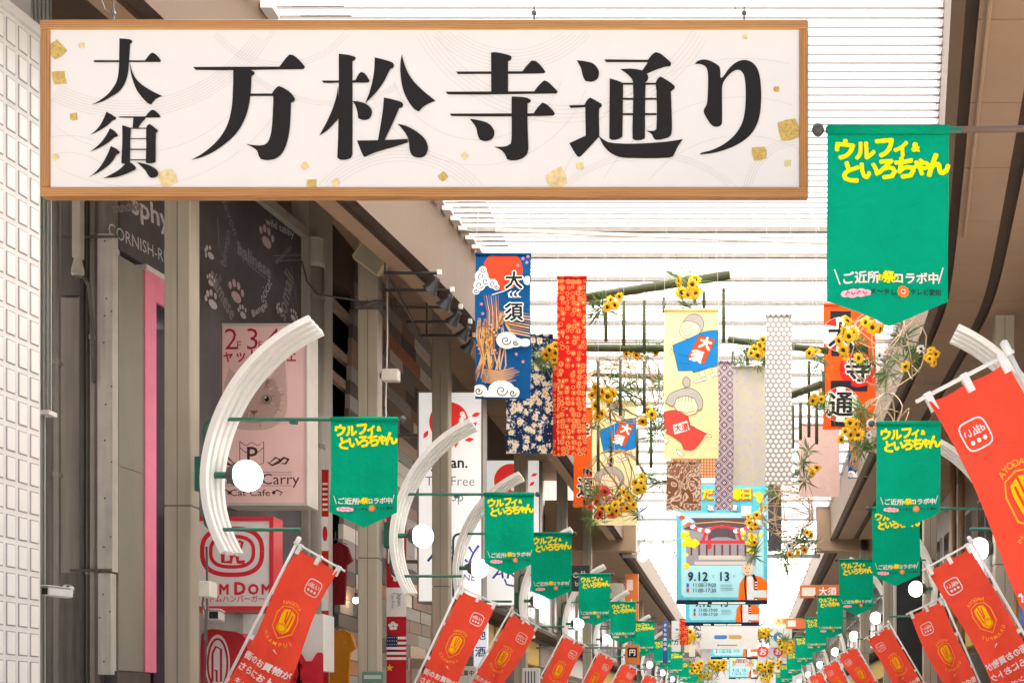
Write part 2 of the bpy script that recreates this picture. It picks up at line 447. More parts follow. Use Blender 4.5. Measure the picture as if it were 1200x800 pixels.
m_signw = mk('sign white panel', (.76, .75, .73), .35, .02, 1.5, spec=.5)
pn = MB(m_signw); pn.box(x0 + .02, x1 - .02, -.012, .035, z0 + .02, z1 - .02); pn.build('panel', sign)
bk = MB(m_lip); bk.box(x0 + .03, x1 - .03, .036, .044, z0 + .03, z1 - .03); bk.build('back_board', sign)
m_black = ink('sumi black', (.020, .018, .017), .5)
G = {
 ('character', 100, 40, 8.89): ['100,288 370,290 635,291 670,245 700,215 725,215 765,245 800,290 795,308 110,310',
  '370,62 440,68 490,78 505,95 495,110 480,120 476,200 470,300 462,400 445,480 415,550 360,620 290,665 200,715 80,752 150,715 240,650 300,580 340,510 358,430 365,340 368,200',
  '482,315 500,400 540,480 600,540 690,600 815,662 770,680 735,705 700,750 670,740 610,680 550,600 510,500 485,400'],
 ('character', 100, 125, 8.89): ['235,68 290,100 335,130 330,150 300,160 250,205 170,260 65,310 120,265 170,205 205,140',
  '270,240 320,270 358,315 345,328 320,335 260,385 170,440 55,488 110,450 180,385 235,310',
  '280,425 340,455 375,488 365,505 345,510 300,580 240,640 160,695 50,750 110,705 170,640 220,560 255,490',
  '362,118 640,118 680,70 710,48 740,58 780,95 797,120 790,130 375,131', '515,130 645,130 635,150 600,185 565,235 508,235',
  '400,210 440,222 490,240 485,340 480,600 440,612 405,610 390,600 400,400',
  '650,238 665,210 685,197 720,222 770,262 770,280 750,290 748,400 748,590 720,604 660,604 645,590 650,400',
  '485,237 655,237 655,248 485,248', '482,346 652,346 652,355 482,355', '480,456 650,456 650,468 480,468', '478,566 648,566 648,577 478,577',
  '435,612 470,600 500,605 545,650 540,672 500,690 430,722 330,752 205,763 300,715 380,665',
  '555,596 620,608 700,635 755,670 778,705 770,735 740,755 700,758 675,735 640,680'],
 ('character', 220, 55, 5.52): ['42,140 600,138 640,85 665,60 690,65 730,98 765,140 755,155 65,160',
  '302,158 405,158 438,172 440,185 420,200 415,300 400,400 370,490 320,570 250,635 170,690 90,725 30,740 100,700 180,635 240,560 275,480 293,390 300,280',
  '410,312 565,312 565,328 410,328',
  '550,315 570,285 595,263 625,275 675,310 700,345 695,362 675,372 672,450 665,550 645,640 615,700 575,732 520,742 480,735 465,710 455,680 420,655 385,638 440,645 490,645 520,630 540,590 552,520 558,420 560,330'],
 ('character', 370, 55, 5.52): ['155,55 220,63 260,75 265,90 243,105 243,700 235,725 205,738 165,738 145,725 150,600 155,300',
  '45,228 156,228 156,242 60,243', '242,228 262,226 285,185 300,172 325,185 355,230 345,241 242,242',
  '151,260 140,330 115,410 75,500 28,585 80,550 125,505 155,465', '242,360 290,365 340,385 368,420 365,455 345,478 310,483 280,470 275,430 260,385',
  '388,80 440,92 500,112 513,130 505,150 488,155 450,230 400,300 325,378 355,300 375,220 385,150',
  '563,58 575,110 600,175 640,235 700,295 780,360 735,378 700,400 672,430 640,410 600,355 570,285 555,200 553,120',
  '447,338 500,350 560,368 572,385 565,402 545,408 510,490 450,616 408,618 425,520 440,420',
  '273,616 410,614 600,606 603,628 520,655 400,690 345,712 325,722 312,712',
  '535,508 590,522 660,560 710,605 730,650 725,695 700,722 660,726 630,712 615,680 605,610 580,560'],
 ('character', 515, 55, 5.52): ['112,170 540,168 565,135 600,98 630,105 670,145 688,172 675,182 125,186', '338,47 370,46 440,60 470,72 468,92 447,105 447,305 338,305',
  '42,300 615,298 645,260 680,227 705,238 750,280 768,300 760,312 65,318',
  '470,332 510,332 570,340 595,355 590,368 573,375 573,500 577,620 577,680 560,715 520,738 470,744 440,735 428,705 400,675 358,655 430,653 465,635 470,600',
  '70,442 612,440 640,400 670,370 700,385 740,425 750,445 735,456 85,458', '200,475 260,485 320,505 355,545 358,580 340,608 300,620 265,610 252,580 240,530'],
 ('character', 660, 55, 5.52): ['90,97 140,103 195,118 228,155 233,190 220,220 185,236 145,230 130,200 118,150',
  '40,388 140,385 160,350 178,338 205,352 250,378 253,395 235,412 235,590 225,600 160,670 120,712 103,722 85,705 42,632 100,605 148,583 145,400 50,405',
  '230,582 265,610 300,627 400,635 520,633 640,625 720,615 775,606 745,650 720,700 705,720 640,728 450,728 370,722 310,695 265,650',
  '268,92 550,95 575,62 600,45 630,55 680,95 700,115 695,135 640,145 540,185 512,165 550,110 280,110',
  '370,155 440,152 500,160 535,175 550,200 548,225 535,245 530,600 505,612 465,612 450,598 453,240 425,195', '303,215 340,225 390,245 385,590 360,605 320,612 300,600',
  '600,245 615,215 632,203 665,222 720,262 722,280 698,300 703,450 703,560 690,590 640,608 600,612 585,598 575,575 540,553 590,552 605,535 605,300',
  '385,244 605,244 605,256 385,256', '385,342 605,342 605,354 385,354', '385,440 605,440 605,453 385,453'],
 ('character', 800, 55, 5.52): ['82,122 90,108 115,95 150,93 195,108 235,135 243,160 245,210 260,205 300,150 350,108 400,95 445,108 480,145 498,200 507,280 507,360 500,440 480,510 440,575 380,625 300,665 200,695 112,705 118,695 190,675 270,635 340,575 385,500 403,420 408,330 405,240 395,190 375,162 345,160 305,185 275,220 260,250 255,290 255,500 245,520 215,527 185,512 150,460 137,430 140,410 155,385 162,330 165,220 160,160 145,135 115,122'],
}
for (nm, ox, oy, sc), strokes in G.items():
    c = MB(m_black)
    for s in strokes:
        c.flat(smooth_poly([SP(ox + a / sc, oy + b_ / sc) for a, b_ in pts(s)]), -.0165)
    c.build(nm, sign)
# faint ripple lines and gold leaf on the panel
m_line = ink('pale grey line', (.58, .575, .55)); m_gold = mk('gold leaf', (.62, .44, .13), .45, .35, 60, metal=.25)
m_gold_p = mk('pale gold leaf', (.72, .58, .30), .5, .25, 40)
ln = MB(m_line)
def arcs(cxp, cyp, r0, n, dr, a0, a1, w=.0022):
    for k in range(n):
        P = []
        for i in range(31):
            a = R(a0 + (a1 - a0) * i / 30); q = SP(cxp + (r0 + k * dr) * math.cos(a), cyp - (r0 + k * dr) * math.sin(a))
            if x0 + fw < q[0] < x1 - fw and z0 + fw < q[1] < z1 - fw: P.append(q)
            else:
                if len(P) > 1: (ln.__setattr__('lay', 0), ln.line(P, w, -.0126 - rnd.uniform(0, .001)))
                P = []
        if len(P) > 1: (ln.__setattr__('lay', 0), ln.line(P, w, -.0126 - rnd.uniform(0, .001)))
arcs(150, -60, 180, 7, 3.2, 200, 345); arcs(330, -20, 95, 3, 3, 200, 340); arcs(600, -40, 100, 7, 4, 190, 350); arcs(470, 300, 110, 5, 4, 20, 160)
arcs(660, -50, 175, 5, 5, 200, 330); arcs(870, 300, 140, 3, 45, 20, 160); arcs(760, 330, 145, 3, 3, 30, 150); arcs(160, 20, 160, 2, 40, 200, 330)
arcs(560, 60, 105, 2, 30, 200, 340); arcs(940, 230, 60, 4, 3, 60, 180); arcs(390, -30, 150, 3, 2.5, 230, 300); arcs(80, 250, 70, 2, 20, 30, 120)
ln.build('ripple_lines', sign)
for i, (px, py, w, a, mm) in enumerate([(67, 60, 19, 40, 0), (71, 93, 16, 8, 0), (88, 138, 9, 5, 0), (97, 55, 7, 0, 1), (67, 185, 8, 30, 1), (198, 210, 20, 20, 1), (358, 196, 9, 40, 1), (366, 217, 12, 0, 0), (395, 215, 8, 30, 1),
      (459, 225, 8, 0, 0), (520, 208, 10, 40, 0), (545, 184, 8, 45, 1), (652, 212, 24, 25, 1), (680, 196, 9, 10, 1), (910, 106, 7, 0, 0), (924, 153, 25, 14, 0), (890, 181, 17, 8, 0), (923, 193, 8, 0, 1), (873, 45, 6, 0, 1), (300, 226, 8, 0, 1)]):
    q = MB(m_gold_p if mm else m_gold); X_, Z_ = SP(px, py); r = w * S / 2; P = []
    for k in range(8):
        an = R(a + 45 * k); rr = r * (1.32 if k % 2 else 1.0) * rnd.uniform(.86, 1.08); P.append((X_ + rr * math.cos(an), Z_ + rr * math.sin(an)))
    P = [(min(max(p[0], x0 + fw + .002), x1 - fw - .002), max(p[1], z0 + fw + .002)) for p in P]
    q.flat(P, -.0142); q.build('gold_leaf', sign)
m_wire = mk('steel wire', (.25, .25, .25), .4, .05, 3, metal=.8)
for px in (130, 625, 872):
    w = MB(m_wire); X_, Z_ = SP(px, 26)
    w.tube([(X_, .03, z1), (X_, .03, z1 + .10)], .006, 6); w.tube([(X_, .03, z1 + .10), (X_ + .01, .05, H_ROOF - o0[2] - .05), (X_ + .01, .2, H_ROOF - o0[2])], .0035, 6)
    if px != 625: w.tube([(X_, .03, z1 + .06), (X_ - .05, .03, z1 + .09), (X_ - .10, .04, z1 + .22), (X_ - .12, .05, z1 + .5)], .003, 5)
    w.lathe([(.002, -.012), (.016, -.008), (.016, .008), (.002, .012)], (X_, .03, z1 + .07), 'z', 8); w.build('hanging_wire', sign)

# ------------------------------------------------------------------ left: tiled corner building
BR = math.atan2(1, .13)          # direction of the walls where the street bends
def wallx(y, side): return cx(y) + side * HALF_WALL
m_tile = mk('white glazed tile', (.72, .71, .68), .3, .10, 2.5, streak=.4)
m_grout = mk('pale grout wall', (.66, .65, .62), .7, .08, 5, streak=.2)
m_tgap = mk('grey tile groove', (.30, .295, .285), .7, .08, 5)
tb = thing('tiled_building', 'white building corner covered in small raised rectangular tiles', 'building', (-828 * 9.06 / F, 9.06, 0), BR)
wl = MB(m_grout); wl.box(-4.5, 0, 0, 3.0, 0, EYE + 4.86); wl.build('wall', tb)
a, h = .090, .164
tm = MB(m_tgap); tm.box(0, a, -.0025, 0, 0, h); tm.use(m_tile)
ring = lambda i, y_: [(i, y_, i), (a - i, y_, i), (a - i, y_, h - i), (i, y_, h - i)]
v = ring(.007, -.0025) + ring(.008, -.007) + ring(.011, -.008)
f = [(k, (k + 1) % 4, 4 + (k + 1) % 4, 4 + k) for k in range(4)] + [(4 + k, 4 + (k + 1) % 4, 8 + (k + 1) % 4, 8 + k) for k in range(4)] + [(8, 9, 10, 11)]
tm.add(v, f); tile_me = tm.mesh('tile')
for i in range(8):
    for j in range(24):
        o = bpy.data.objects.new('tile', tile_me); COL.objects.link(o); o.parent = tb
        o.location = (-.020 - .087 - i * .119, -.0005 + rnd.uniform(-.001, .001), EYE + 4.86 - .035 - .161 - j * .199); o.rotation_euler = (0, rnd.uniform(-.004, .004), rnd.uniform(-.006, .006))
cp = MB(m_grout); cp.box(-4.5, .01, -.03, 3, EYE + 4.862, EYE + 4.93); cp.build('coping', tb)

# corrugated strip beside it
m_corr = mk('grey green corrugated metal', (.33, .34, .31), .5, .12, 3, streak=.4)
def corr(x0_, x1_, z0_, z1_, y_, n):
    c = MB(m_corr); w = (x1_ - x0_) / n; P = []
    for i in range(n): P += [(x0_ + i * w, y_), (x0_ + (i + .45) * w, y_), (x0_ + (i + .55) * w, y_ + .018), (x0_ + (i + .95) * w, y_ + .018)]
    P.append((x1_, y_))
    for a_, b_ in zip(P, P[1:]): c.quad((a_[0], a_[1], z0_), (b_[0], b_[1], z0_), (b_[0], b_[1], z1_), (a_[0], a_[1], z1_))
    return c
xl, xr = W(36, 0, 9.5).x, W(59.5, 0, 9.5).x
cs = thing('corrugated_panel', 'narrow grey corrugated metal strip beside the white tiled wall', 'panel', (xl, 9.5, 0))
wdt = xr - xl; zc = W(0, 484, 9.5).z
corr(0, wdt, zc, H_SOFL, 0, 5).build('sheet', cs); corr(-.02, wdt - .03, 0, zc - .02, -.03, 4).build('sheet', cs)
q = MB(m_alu); q.box(-.02, wdt + .02, -.06, .05, zc - .02, zc + .012); q.build('cap_flashing', cs)
q = MB(m_grout); q.box(-.4, wdt - .16, .03, .2, 0, H_SOFL - .02); q.build('backing', cs)
def cctv(name, loc, rz, label, s=1.0):
    t = thing(name, label, 'camera', loc, rz)
    mw = mk('camera grey plastic', (.55, .55, .53), .4, .05, 8); md = mk('camera dark glass', (.02, .02, .022), .15, .05, 8)
    q = MB(mw); q.cbox(-.05 * s, .05 * s, -.17 * s, .12 * s, -.045 * s, .045 * s, .012 * s); q.build('housing', t)
    q = MB(md); q.box(-.037 * s, .037 * s, -.1725 * s, -.169 * s, -.032 * s, .030 * s); q.build('lens', t)
    q = MB(mw); q.box(-.058 * s, .058 * s, -.20 * s, .10 * s, .046 * s, .055 * s); q.build('sun_shield', t)
    q = MB(mw); q.tube([(0, .05 * s, .0), (-.02 * s, .16 * s, .06 * s), (-.10 * s, .2 * s, .05 * s)], .022 * s, 8); q.lathe([(.055 * s, -.01), (.055 * s, .03)], (-.13 * s, .2 * s, .05 * s), 'x', 14); q.build('bracket', t)
    return t
p = W(70, 694, 9.45); cctv('security_camera', p, R(-20), 'grey security camera on the corrugated strip by the alley', .75)

# ------------------------------------------------------------------ left: cat cafe building
m_dirty = mk('stained alley wall', (.17, .155, .135), .85, .45, 2.5, streak=.6, bump=.2)
m_facade = mk('dark grey facade', (.20, .19, .175), .6, .2, 2, streak=.3)
y0b = 12.25; xb = wallx(y0b, -1); LB = 4.3
cat = thing('corner_shop_building', 'narrow grey building with chalk drawn blackboard cladding beside the alley', 'building', (xb, y0b, 0), BR)
q = MB(m_facade); q.box(.10, LB, .12, 3.0, 0, 9.4); q.build('wall', cat)
def tz(px):           # photo column on this facade -> distance along it
    k = (px - VX) / F; yy = (wallx(y0b, -1) - .13 * y0b) / (k - .13); return (yy - y0b) / math.sin(BR), yy
# end wall seen in the alley, turned to face the street entrance
ew = thing('alley_end_wall', 'dirty stained concrete wall at the back of the narrow alley', 'wall', (xb - .12, y0b + .12, 0))
q = MB(m_dirty); q.box(-4, 0, 0, .2, 0, 9.0); q.build('wall', ew)
q = MB(mk('grey beige sheet', (.30, .27, .225), .7, .25, 2, streak=.6)); X0, X1 = W(70, 0, 12.3).x - xb + .12, W(92, 0, 12.3).x - xb + .12
q.box(X0, X1, -.05, 0, W(0, 670, 12.3).z, W(0, 348, 12.3).z); q.build('sheet', ew)
q = MB(mk('dark sheet', (.13, .12, .105), .8, .35, 2, streak=.6)); q.box(X0, X1 + .02, -.04, 0, W(0, 345, 12.3).z, 8.0); q.build('sheet', ew)
m_pipe = mk('weathered grey pipe', (.26, .245, .22), .6, .2, 3, streak=.4); m_piped = mk('dark weathered pipe', (.09, .08, .072), .6, .3, 3, streak=.4)
m_pipel = mk('pale old duct', (.40, .375, .32), .7, .25, 3, streak=.5)
def pipe(px, r, mat_, label, y_=12.15, z0_=0, z1_=7.7, clamps=()):
    t = thing('pipe', label, 'pipe', (W(px, 0, y_).x, y_, 0), group='pipes in the alley')
    q = MB(mat_); q.tube([(0, 0, z0_), (0, 0, z1_)], r, 12); q.build('tube', t, True)
    for cz in clamps:
        q = MB(m_pipe); z_ = W(0, cz, y_).z; q.tube([(0, 0, z_ - .02), (0, 0, z_ + .02)], r * 1.35, 12); q.box(-r * .4, r * .4, 0, .1, z_ - .015, z_ + .015); q.build('clamp', t)
pipe(66, .024, m_pipe, 'slim grey pipe nearest the corrugated strip in the alley', 12.05, clamps=(424, 555))
pipe(97, .030, m_piped, 'dark pipe right of the beige sheet in the alley', 12.15)
pipe(103, .018, m_piped, 'thinnest dark pipe in the alley bundle', 12.12, clamps=(670,))
pipe(108.5, .024, m_pipe, 'grey pipe in the middle of the alley bundle', 12.1, clamps=(395,))
pipe(114, .028, mk('brownish pipe', (.17, .14, .125), .6, .25, 3, streak=.4), 'brownish pipe beside the white riveted post', 12.12)
t = thing('drain_spout', 'pale battered rain duct hanging in the alley', 'duct', (W(92, 0, 12.0).x, 12.0, 0))
q = MB(m_pipel); zt = W(0, 235, 12).z; zb_ = W(0, 322, 12).z
q.box(-.035, .04, -.05, .03, zb_ + .15, zt + .8); q.build('duct', t)
q = MB(m_pipel); q.lathe([(.03, zb_ + .16), (.055, zb_ + .05), (.06, zb_), (.05, zb_ - .02)], (0, -.01, 0), 'z', 10); q.build('spout', t)
q = MB(m_piped); q.tube([(.04, 0, zb_), (.09, .02, zb_ - .1), (.11, .03, zb_ - .4), (.12, .05, zb_ - 1.0)], .018, 8); q.build('hose', t, True)
q = MB(m_piped); q.tube([(-.17, .05, W(0, 275, 12).z), (.35, .05, W(0, 275, 12).z)], .012, 6); q.build('cross_bar', t)

m_post = mk('off white riveted steel', (.48, .46, .40), .6, .22, 4, streak=.5, bump=.1)
XA, XB = W(118.5, 0, 12.15).x, W(136, 0, 12.15).x
t = thing('riveted_post', 'off white steel post with rivets at the alley corner', 'post', (XA, 12.15, 0))
q = MB(m_post); q.box(0, XB - XA, -.07, .07, W(0, 670, 12.15).z, W(0, 277, 12.15).z); q.build('post', t)
q = MB(m_post); q.box(.003, XB - XA - .02, -.065, .07, W(0, 790, 12.15).z, W(0, 672, 12.15).z); q.build('post', t)
q = MB(m_dirty); q.box(.0, XB - XA, -.06, .07, W(0, 276, 12.15).z, 7.7); q.build('post', t)
q = MB(m_piped); z_ = W(0, 669, 12.15).z; q.box(-.25, XB - XA - .005, -.09, -.06, z_ - .012, z_ + .012); q.build('cross_bar', t)
for (px, py) in [(128, 286), (130, 353), (128, 373), (127, 404), (136, 368), (136, 455), (129, 476), (128, 518), (136, 543), (128, 585), (135, 630), (127, 642), (126, 697), (134, 717), (122, 724), (127, 775)]:
    q = MB(m_piped); w_ = W(px, py, 12.15); q.lathe([(.009, -.078), (.006, -.084), (.0005, -.085)], (w_.x - XA - .004, 0, w_.z), 'y', 8); q.build('rivet', t)

m_olive = mk('olive grey metal panel', (.235, .225, .185), .55, .1, 2, streak=.4)
m_pink = mk('pink window frame', (.75, .22, .32), .5, .08, 3); m_glassd = mk('dark shop glass', (.035, .035, .042), .12, .1, 2, spec=.6)
m_boardb = mk('chalkboard', (.085, .078, .082), .65, .35, 1.5, streak=.2)
a0, yq = tz(138); a1, yr = tz(167); a2, _ = tz(180); a3, _ = tz(226)
ztop = W(0, 316, yr).z
q = MB(m_olive); q.box(a0, a1, -.01, .12, W(0, 551, 12.4).z + .004, ztop); q.build('metal_panel', cat)
q = MB(m_olive); q.box(a0, a1, -.008, .12, W(0, 786, 12.4).z, W(0, 551, 12.4).z); q.build('metal_panel', cat)
q = MB(m_piped); q.box(a0 - .03, a1 + .1, -.02, .12, 0, W(0, 787, 12.4).z); q.build('plinth', cat)
q = MB(m_pink); q.box(a1, a2, -.03, .12, W(0, 787, 12.6).z, ztop); q.build('window_frame', cat)
q = MB(m_pink); q.box(a2 + .001, a3, -.03, .12, ztop - .26, ztop); q.build('window_frame', cat)
q = MB(m_alu); q.box(a1 - .01, a3, -.05, .12, ztop + .001, ztop + .05); q.build('window_head', cat)
q = MB(m_glassd); q.box(a2 + .001, a3, .0, .12, 0, ztop - .261); q.build('window_pane', cat)
b1, yb1 = tz(351)
bb = MB(m_boardb); bb.box(a0, b1, -.02, .12, ztop + .052, EYE + 6.02); bbo = bb.build('chalkboard', cat); bl = MB(m_boardb); bl.box(a3 + .002, b1, -.02, .12, W(0, 705, 14).z, ztop + .05); bl.build('chalkboard', cat); bbo['label'] = 'black chalkboard cladding covered in chalk cat breed names'
ck = MB(ink('chalk', (.52, .48, .49), .9)); ckp = ink('pink chalk', (.55, .38, .42), .9); ckd = ink('dim chalk', (.25, .23, .235), .9)
def BP(px, py): a_, yy = tz(px); return a_, W(0, py, yy).z
def chalk(s, px, py, hpx, rot=0, bold=.0, mm=None, sx=1.0):
    ck.use(mm or ck.mats[0]); a_, z_ = BP(px, py); _, yy = tz(px); ck.text(s, a_, z_, .78 * hpx * yy / F, bold, rot, sx=sx, y=-.0215)
ck.use(ck.mats[0])
chalk('sphynx', 186, 258, 42, 6, .02, None, 1.25); chalk('CORNISH-REX', 165, 288, 26, 4, .0, None, 1.0); chalk('munchkin', 146, 242, 20, 25, .03, ckd)
chalk('devon rex', 272, 268, 20, -48, .0, ckd, 1.2); chalk('birman', 262, 290, 22, 75, 0, ckd); chalk('wild tabby', 326, 268, 15, 8, .01, None, 1.4)
chalk('balinese', 296, 305, 28, -2, .03, ckd, 1.1); chalk('abyssinian', 330, 299, 12, 40, .02, ckd, 1.3); chalk('ocicat', 309, 340, 22, 55, .0, None, .9)
chalk('Bengal', 302, 363, 14, 35, .015, None, 1.5); chalk('somali', 332, 345, 40, 70, .02, ckd, .8); chalk('siamese', 258, 345, 36, -35, .03, ckd, .7); chalk('ragdoll', 250, 330, 14, 30, .0, ckd, 1)
def paw(px, py, hpx, mm, rot=0):
    ck.use(mm); a_, z_ = BP(px, py); _, yy = tz(px); s_ = hpx * yy / F
    c_, n_ = math.cos(R(rot)), math.sin(R(rot))
    for dx, dz_, rx, rz_ in ((0, -.2, .34, .24), (-.42, .16, .11, .17), (-.15, .36, .12, .18), (.15, .36, .12, .18), (.42, .16, .11, .17)):
        ck.disc(a_ + 1.25 * s_ * (dx * c_ - dz_ * n_), z_ + s_ * (dx * n_ + dz_ * c_), rx * s_ * 1.25, rz_ * s_, 12, -.0215)
paw(310, 279, 26, ckp); paw(274, 343, 26, ckp); paw(242, 297, 16, ck.mats[0], 60); paw(281, 366, 16, ck.mats[0], 20); paw(341, 370, 14, ck.mats[0], -20); paw(324, 362, 12, ck.mats[0], 80); paw(244, 352, 22, ck.mats[0], 30); paw(243, 329, 14, ck.mats[0]); paw(207, 300, 14, ckd, 70)
for (xa, ya_, xb_, yb_) in ((337, 312, 345, 362), (345, 320, 350, 345), (250, 255, 252, 290), (316, 300, 348, 299), (318, 306, 348, 305), (285, 308, 306, 326)):
    ck.use(ckd); ck.line([BP(xa, ya_), BP(xb_, yb_)], .012, -.0215)
ck.build('chalk_writing', cat)
c0, yc0 = tz(352); c1, yc1 = tz(386)
m_colg = mk('grey cladding', (.38, .36, .31), .6, .12, 2, streak=.4)
q = MB(m_colg); q.box(c0 + .01, LB - .02, -.10, .12, 0, H_SOFL); q.build('corner_pier', cat)
q = MB(m_colg); q.box(a0, b1 + .02, -.10, .12, EYE + 6.022, EYE + 6.14); q.build('head_trim', cat)
dp = thing('downpipe', 'thick pale grey downpipe with hopper beside the chalkboard', 'pipe', (wallx(yc0, -1) + .22, yc0 + .15, 0))
q = MB(m_colg); q.tube([(0, 0, 0), (0, 0, W(0, 305, yc0).z)], .10, 16); q.build('tube', dp, True)
q = MB(m_colg); zz = W(0, 305, yc0).z; q.lathe([(.10, zz - .05), (.12, zz), (.13, zz + .28), (.14, zz + .30)], (0, 0, 0), 'z', 12); q.build('hopper', dp)
for py in (345, 520, 660):
    q = MB(m_pipe); z_ = W(0, py, yc0).z; q.tube([(0, 0, z_ - .025), (0, 0, z_ + .025)], .115, 16); q.box(-.2, 0, -.02, .02, z_ - .02, z_ + .02); q.build('clamp', dp)

# ------------------------------------------------------------------ projecting box signs on the left
def box_sign(name, label, pxl, pxr, pyt, pyb, dd, depth, frame_mat, face_mat, side_mat=None, fwid=.03, cat_='sign', panel_glow=None):
    p = W((pxl + pxr) / 2, pyb, dd); w = (pxr - pxl) * dd / F; h = (pyb - pyt) * dd / F
    t = thing(name, label, cat_, p)
    q = MB(frame_mat)
    q.cbox(-w / 2, -w / 2 + fwid, -.012, depth, 0, h, .004); q.cbox(w / 2 - fwid, w / 2, -.012, depth, 0, h, .004)
    q.box(-w / 2 + fwid, w / 2 - fwid, -.01, depth, 0, fwid); q.box(-w / 2 + fwid, w / 2 - fwid, -.01, depth, h - fwid, h); q.build('frame', t)
    q = MB(face_mat); q.box(-w / 2 + fwid * .9, w / 2 - fwid * .9, .0, depth - .02, fwid * .9, h - fwid * .9); q.build('face', t)
    q = MB(m_lip)
    for z_ in (h * .2, h * .8): q.box(-w / 2 - .5, -w / 2 + .01, depth * .4, depth * .4 + .05, z_ - .025, z_ + .025)
    q.build('wall_bracket', t)
    t['w'] = w; t['h'] = h; del t['w']; del t['h']
    return t, w, h
# cat cafe sign
m_pinkface = mk('faded pink sign face', (.80, .54, .51), .5, .05, 2)
cs_, cw, chh = box_sign('shop_sign', 'faded pink upright sign with a kitten photo and dark red lettering', 236, 361, 379, 592, 14.0, .33, mk('pale sign frame', (.52, .50, .45), .5, .08, 4), m_pinkface)
s_ = 14.0 / F
def CP(px, py): return ((px - 298.5) * s_, (592 - py) * s_)
k = MB(ink('crimson', (.42, .02, .07)))
def ctext(s, px, py, hpx, bold=0, sx=1.0, mm=None, rot=0):
    if mm: k.use(mm)
    k.text(s, *CP(px, py), hpx * s_, bold, rot, sx=sx)
ctext('2', 271, 397, 36, -.006); ctext('F', 280, 404, 13); ctext('3', 296, 397, 36, -.006); ctext('F', 305, 404, 13); ctext('4', 320, 397, 36, -.006); ctext('F', 329, 404, 13)
ctext('キャットカフェ', 297, 417, 16.5, .02, .9)
k.build('floor_lettering', cs_)
def CK(px, py): return CP(298 + (px - 298) * 1.12, 468 + (py - 482) * 1.12)
kt = [hexc(176, 148, 140), hexc(196, 168, 160), hexc(140, 112, 104), hexc(70, 52, 48), hexc(220, 196, 188)]
k = MB(ink('fur mid', kt[1])); rx = random.Random(3)
k.use(ink('photo pale', hexc(226, 190, 184))); k.flat([CK(264, 436), CK(334, 433), CK(333, 508), CK(264, 512)])
k.use(ink('fur mid', kt[1])); k.flat(smooth_poly([CK(x_, y_) for x_, y_ in pts('272,448 284,462 298,457 312,462 330,440 332,475 330,500 315,512 298,514 280,512 268,500 266,470')]))
k.use(ink('fur grey', kt[0])); k.flat(smooth_poly([CK(x_, y_) for x_, y_ in pts('276,462 297,456 320,462 326,482 318,500 298,507 280,500 270,482')]))
for i in range(46):
    a_ = rx.uniform(0, 6.28); r_ = rx.uniform(.5, 1); px_, py_ = 298 + 30 * r_ * math.cos(a_), 483 + 26 * r_ * math.sin(a_)
    k.use(ink('fur %d' % (i % 3), kt[(0, 2, 4)[i % 3]])); l = rx.uniform(5, 11)
    k.line([CK(px_, py_), CK(px_ + l * math.cos(a_) * .6, py_ + l * math.sin(a_) * .6)], [.012, .001])
k.use(ink('fur dark', kt[2]))
for (xx, yy2, xe, ye) in ((290, 458, 292, 470), (298, 456, 298, 471), (306, 458, 304, 470), (282, 462, 287, 472), (314, 462, 309, 472)): k.line([CK(xx, yy2), CK(xe, ye)], [.025, .004])
for ex in (285, 312):
    k.use(ink('fur dark', kt[3])); k.disc(*CK(ex, 482), 6 * s_, 5.2 * s_); k.use(ink('iris', hexc(150, 130, 118))); k.disc(*CK(ex, 482), 4.8 * s_, 4.3 * s_); k.use(ink('pupil', (.01, .01, .01))); k.disc(*CK(ex, 482), 2.6 * s_, 3.2 * s_); k.use(ink('glint', (.8, .8, .8))); k.disc(*CK(ex - 1.2, 480.5), .8 * s_)
k.use(ink('nose', hexc(120, 80, 76))); k.flat([CK(294, 494), CK(303, 494), CK(298.5, 499)]); k.use(ink('fur dark', kt[3])); k.line([CK(298.5, 499), CK(298, 503), CK(292, 506)], .006); k.line([CK(298.5, 499), CK(299, 503), CK(305, 506)], .006)
k.build('kitten_photo', cs_)
mb_ = ink('brown black', (.06, .035, .03)); k = MB(mb_)
for P in ('281,517 281,542 295,549 309,542 309,517 302,522 295,518 288,522 281,517', '281,524 288,530 295,525 302,530 309,524'): k.line([CP(x_, y_) for x_, y_ in pts(P)], .008)
ctext('P', 295, 533, 28, .01); ctext('Pinky  Carry', 303, 563, 18, .0, 1.05); ctext('Cat Cafe', 293, 577, 11, .005, 1.2)
for sg in (-1, 1):
    k.line([CP(295 + sg * x_, y_) for x_, y_ in ((18, 541), (24, 545), (32, 541), (38, 536), (43, 538), (40, 543), (34, 543))], [.006, .02, .03, .022, .03, .02, .004]); k.line([CP(295 + sg * x_, y_) for x_, y_ in ((20, 543), (28, 536), (33, 538), (30, 542))], [.004, .02, .02, .004]); k.disc(*CP(295 + sg * 26, 577), .02)
    k.line([CP(295 + sg * x_, y_) for x_, y_ in ((24, 577), (30, 574), (36, 577), (33, 580))], .014)
for y_ in (553, 556, 569): k.line([CP(262, y_), CP(342, y_)], .004)
k.build('lettering', cs_)

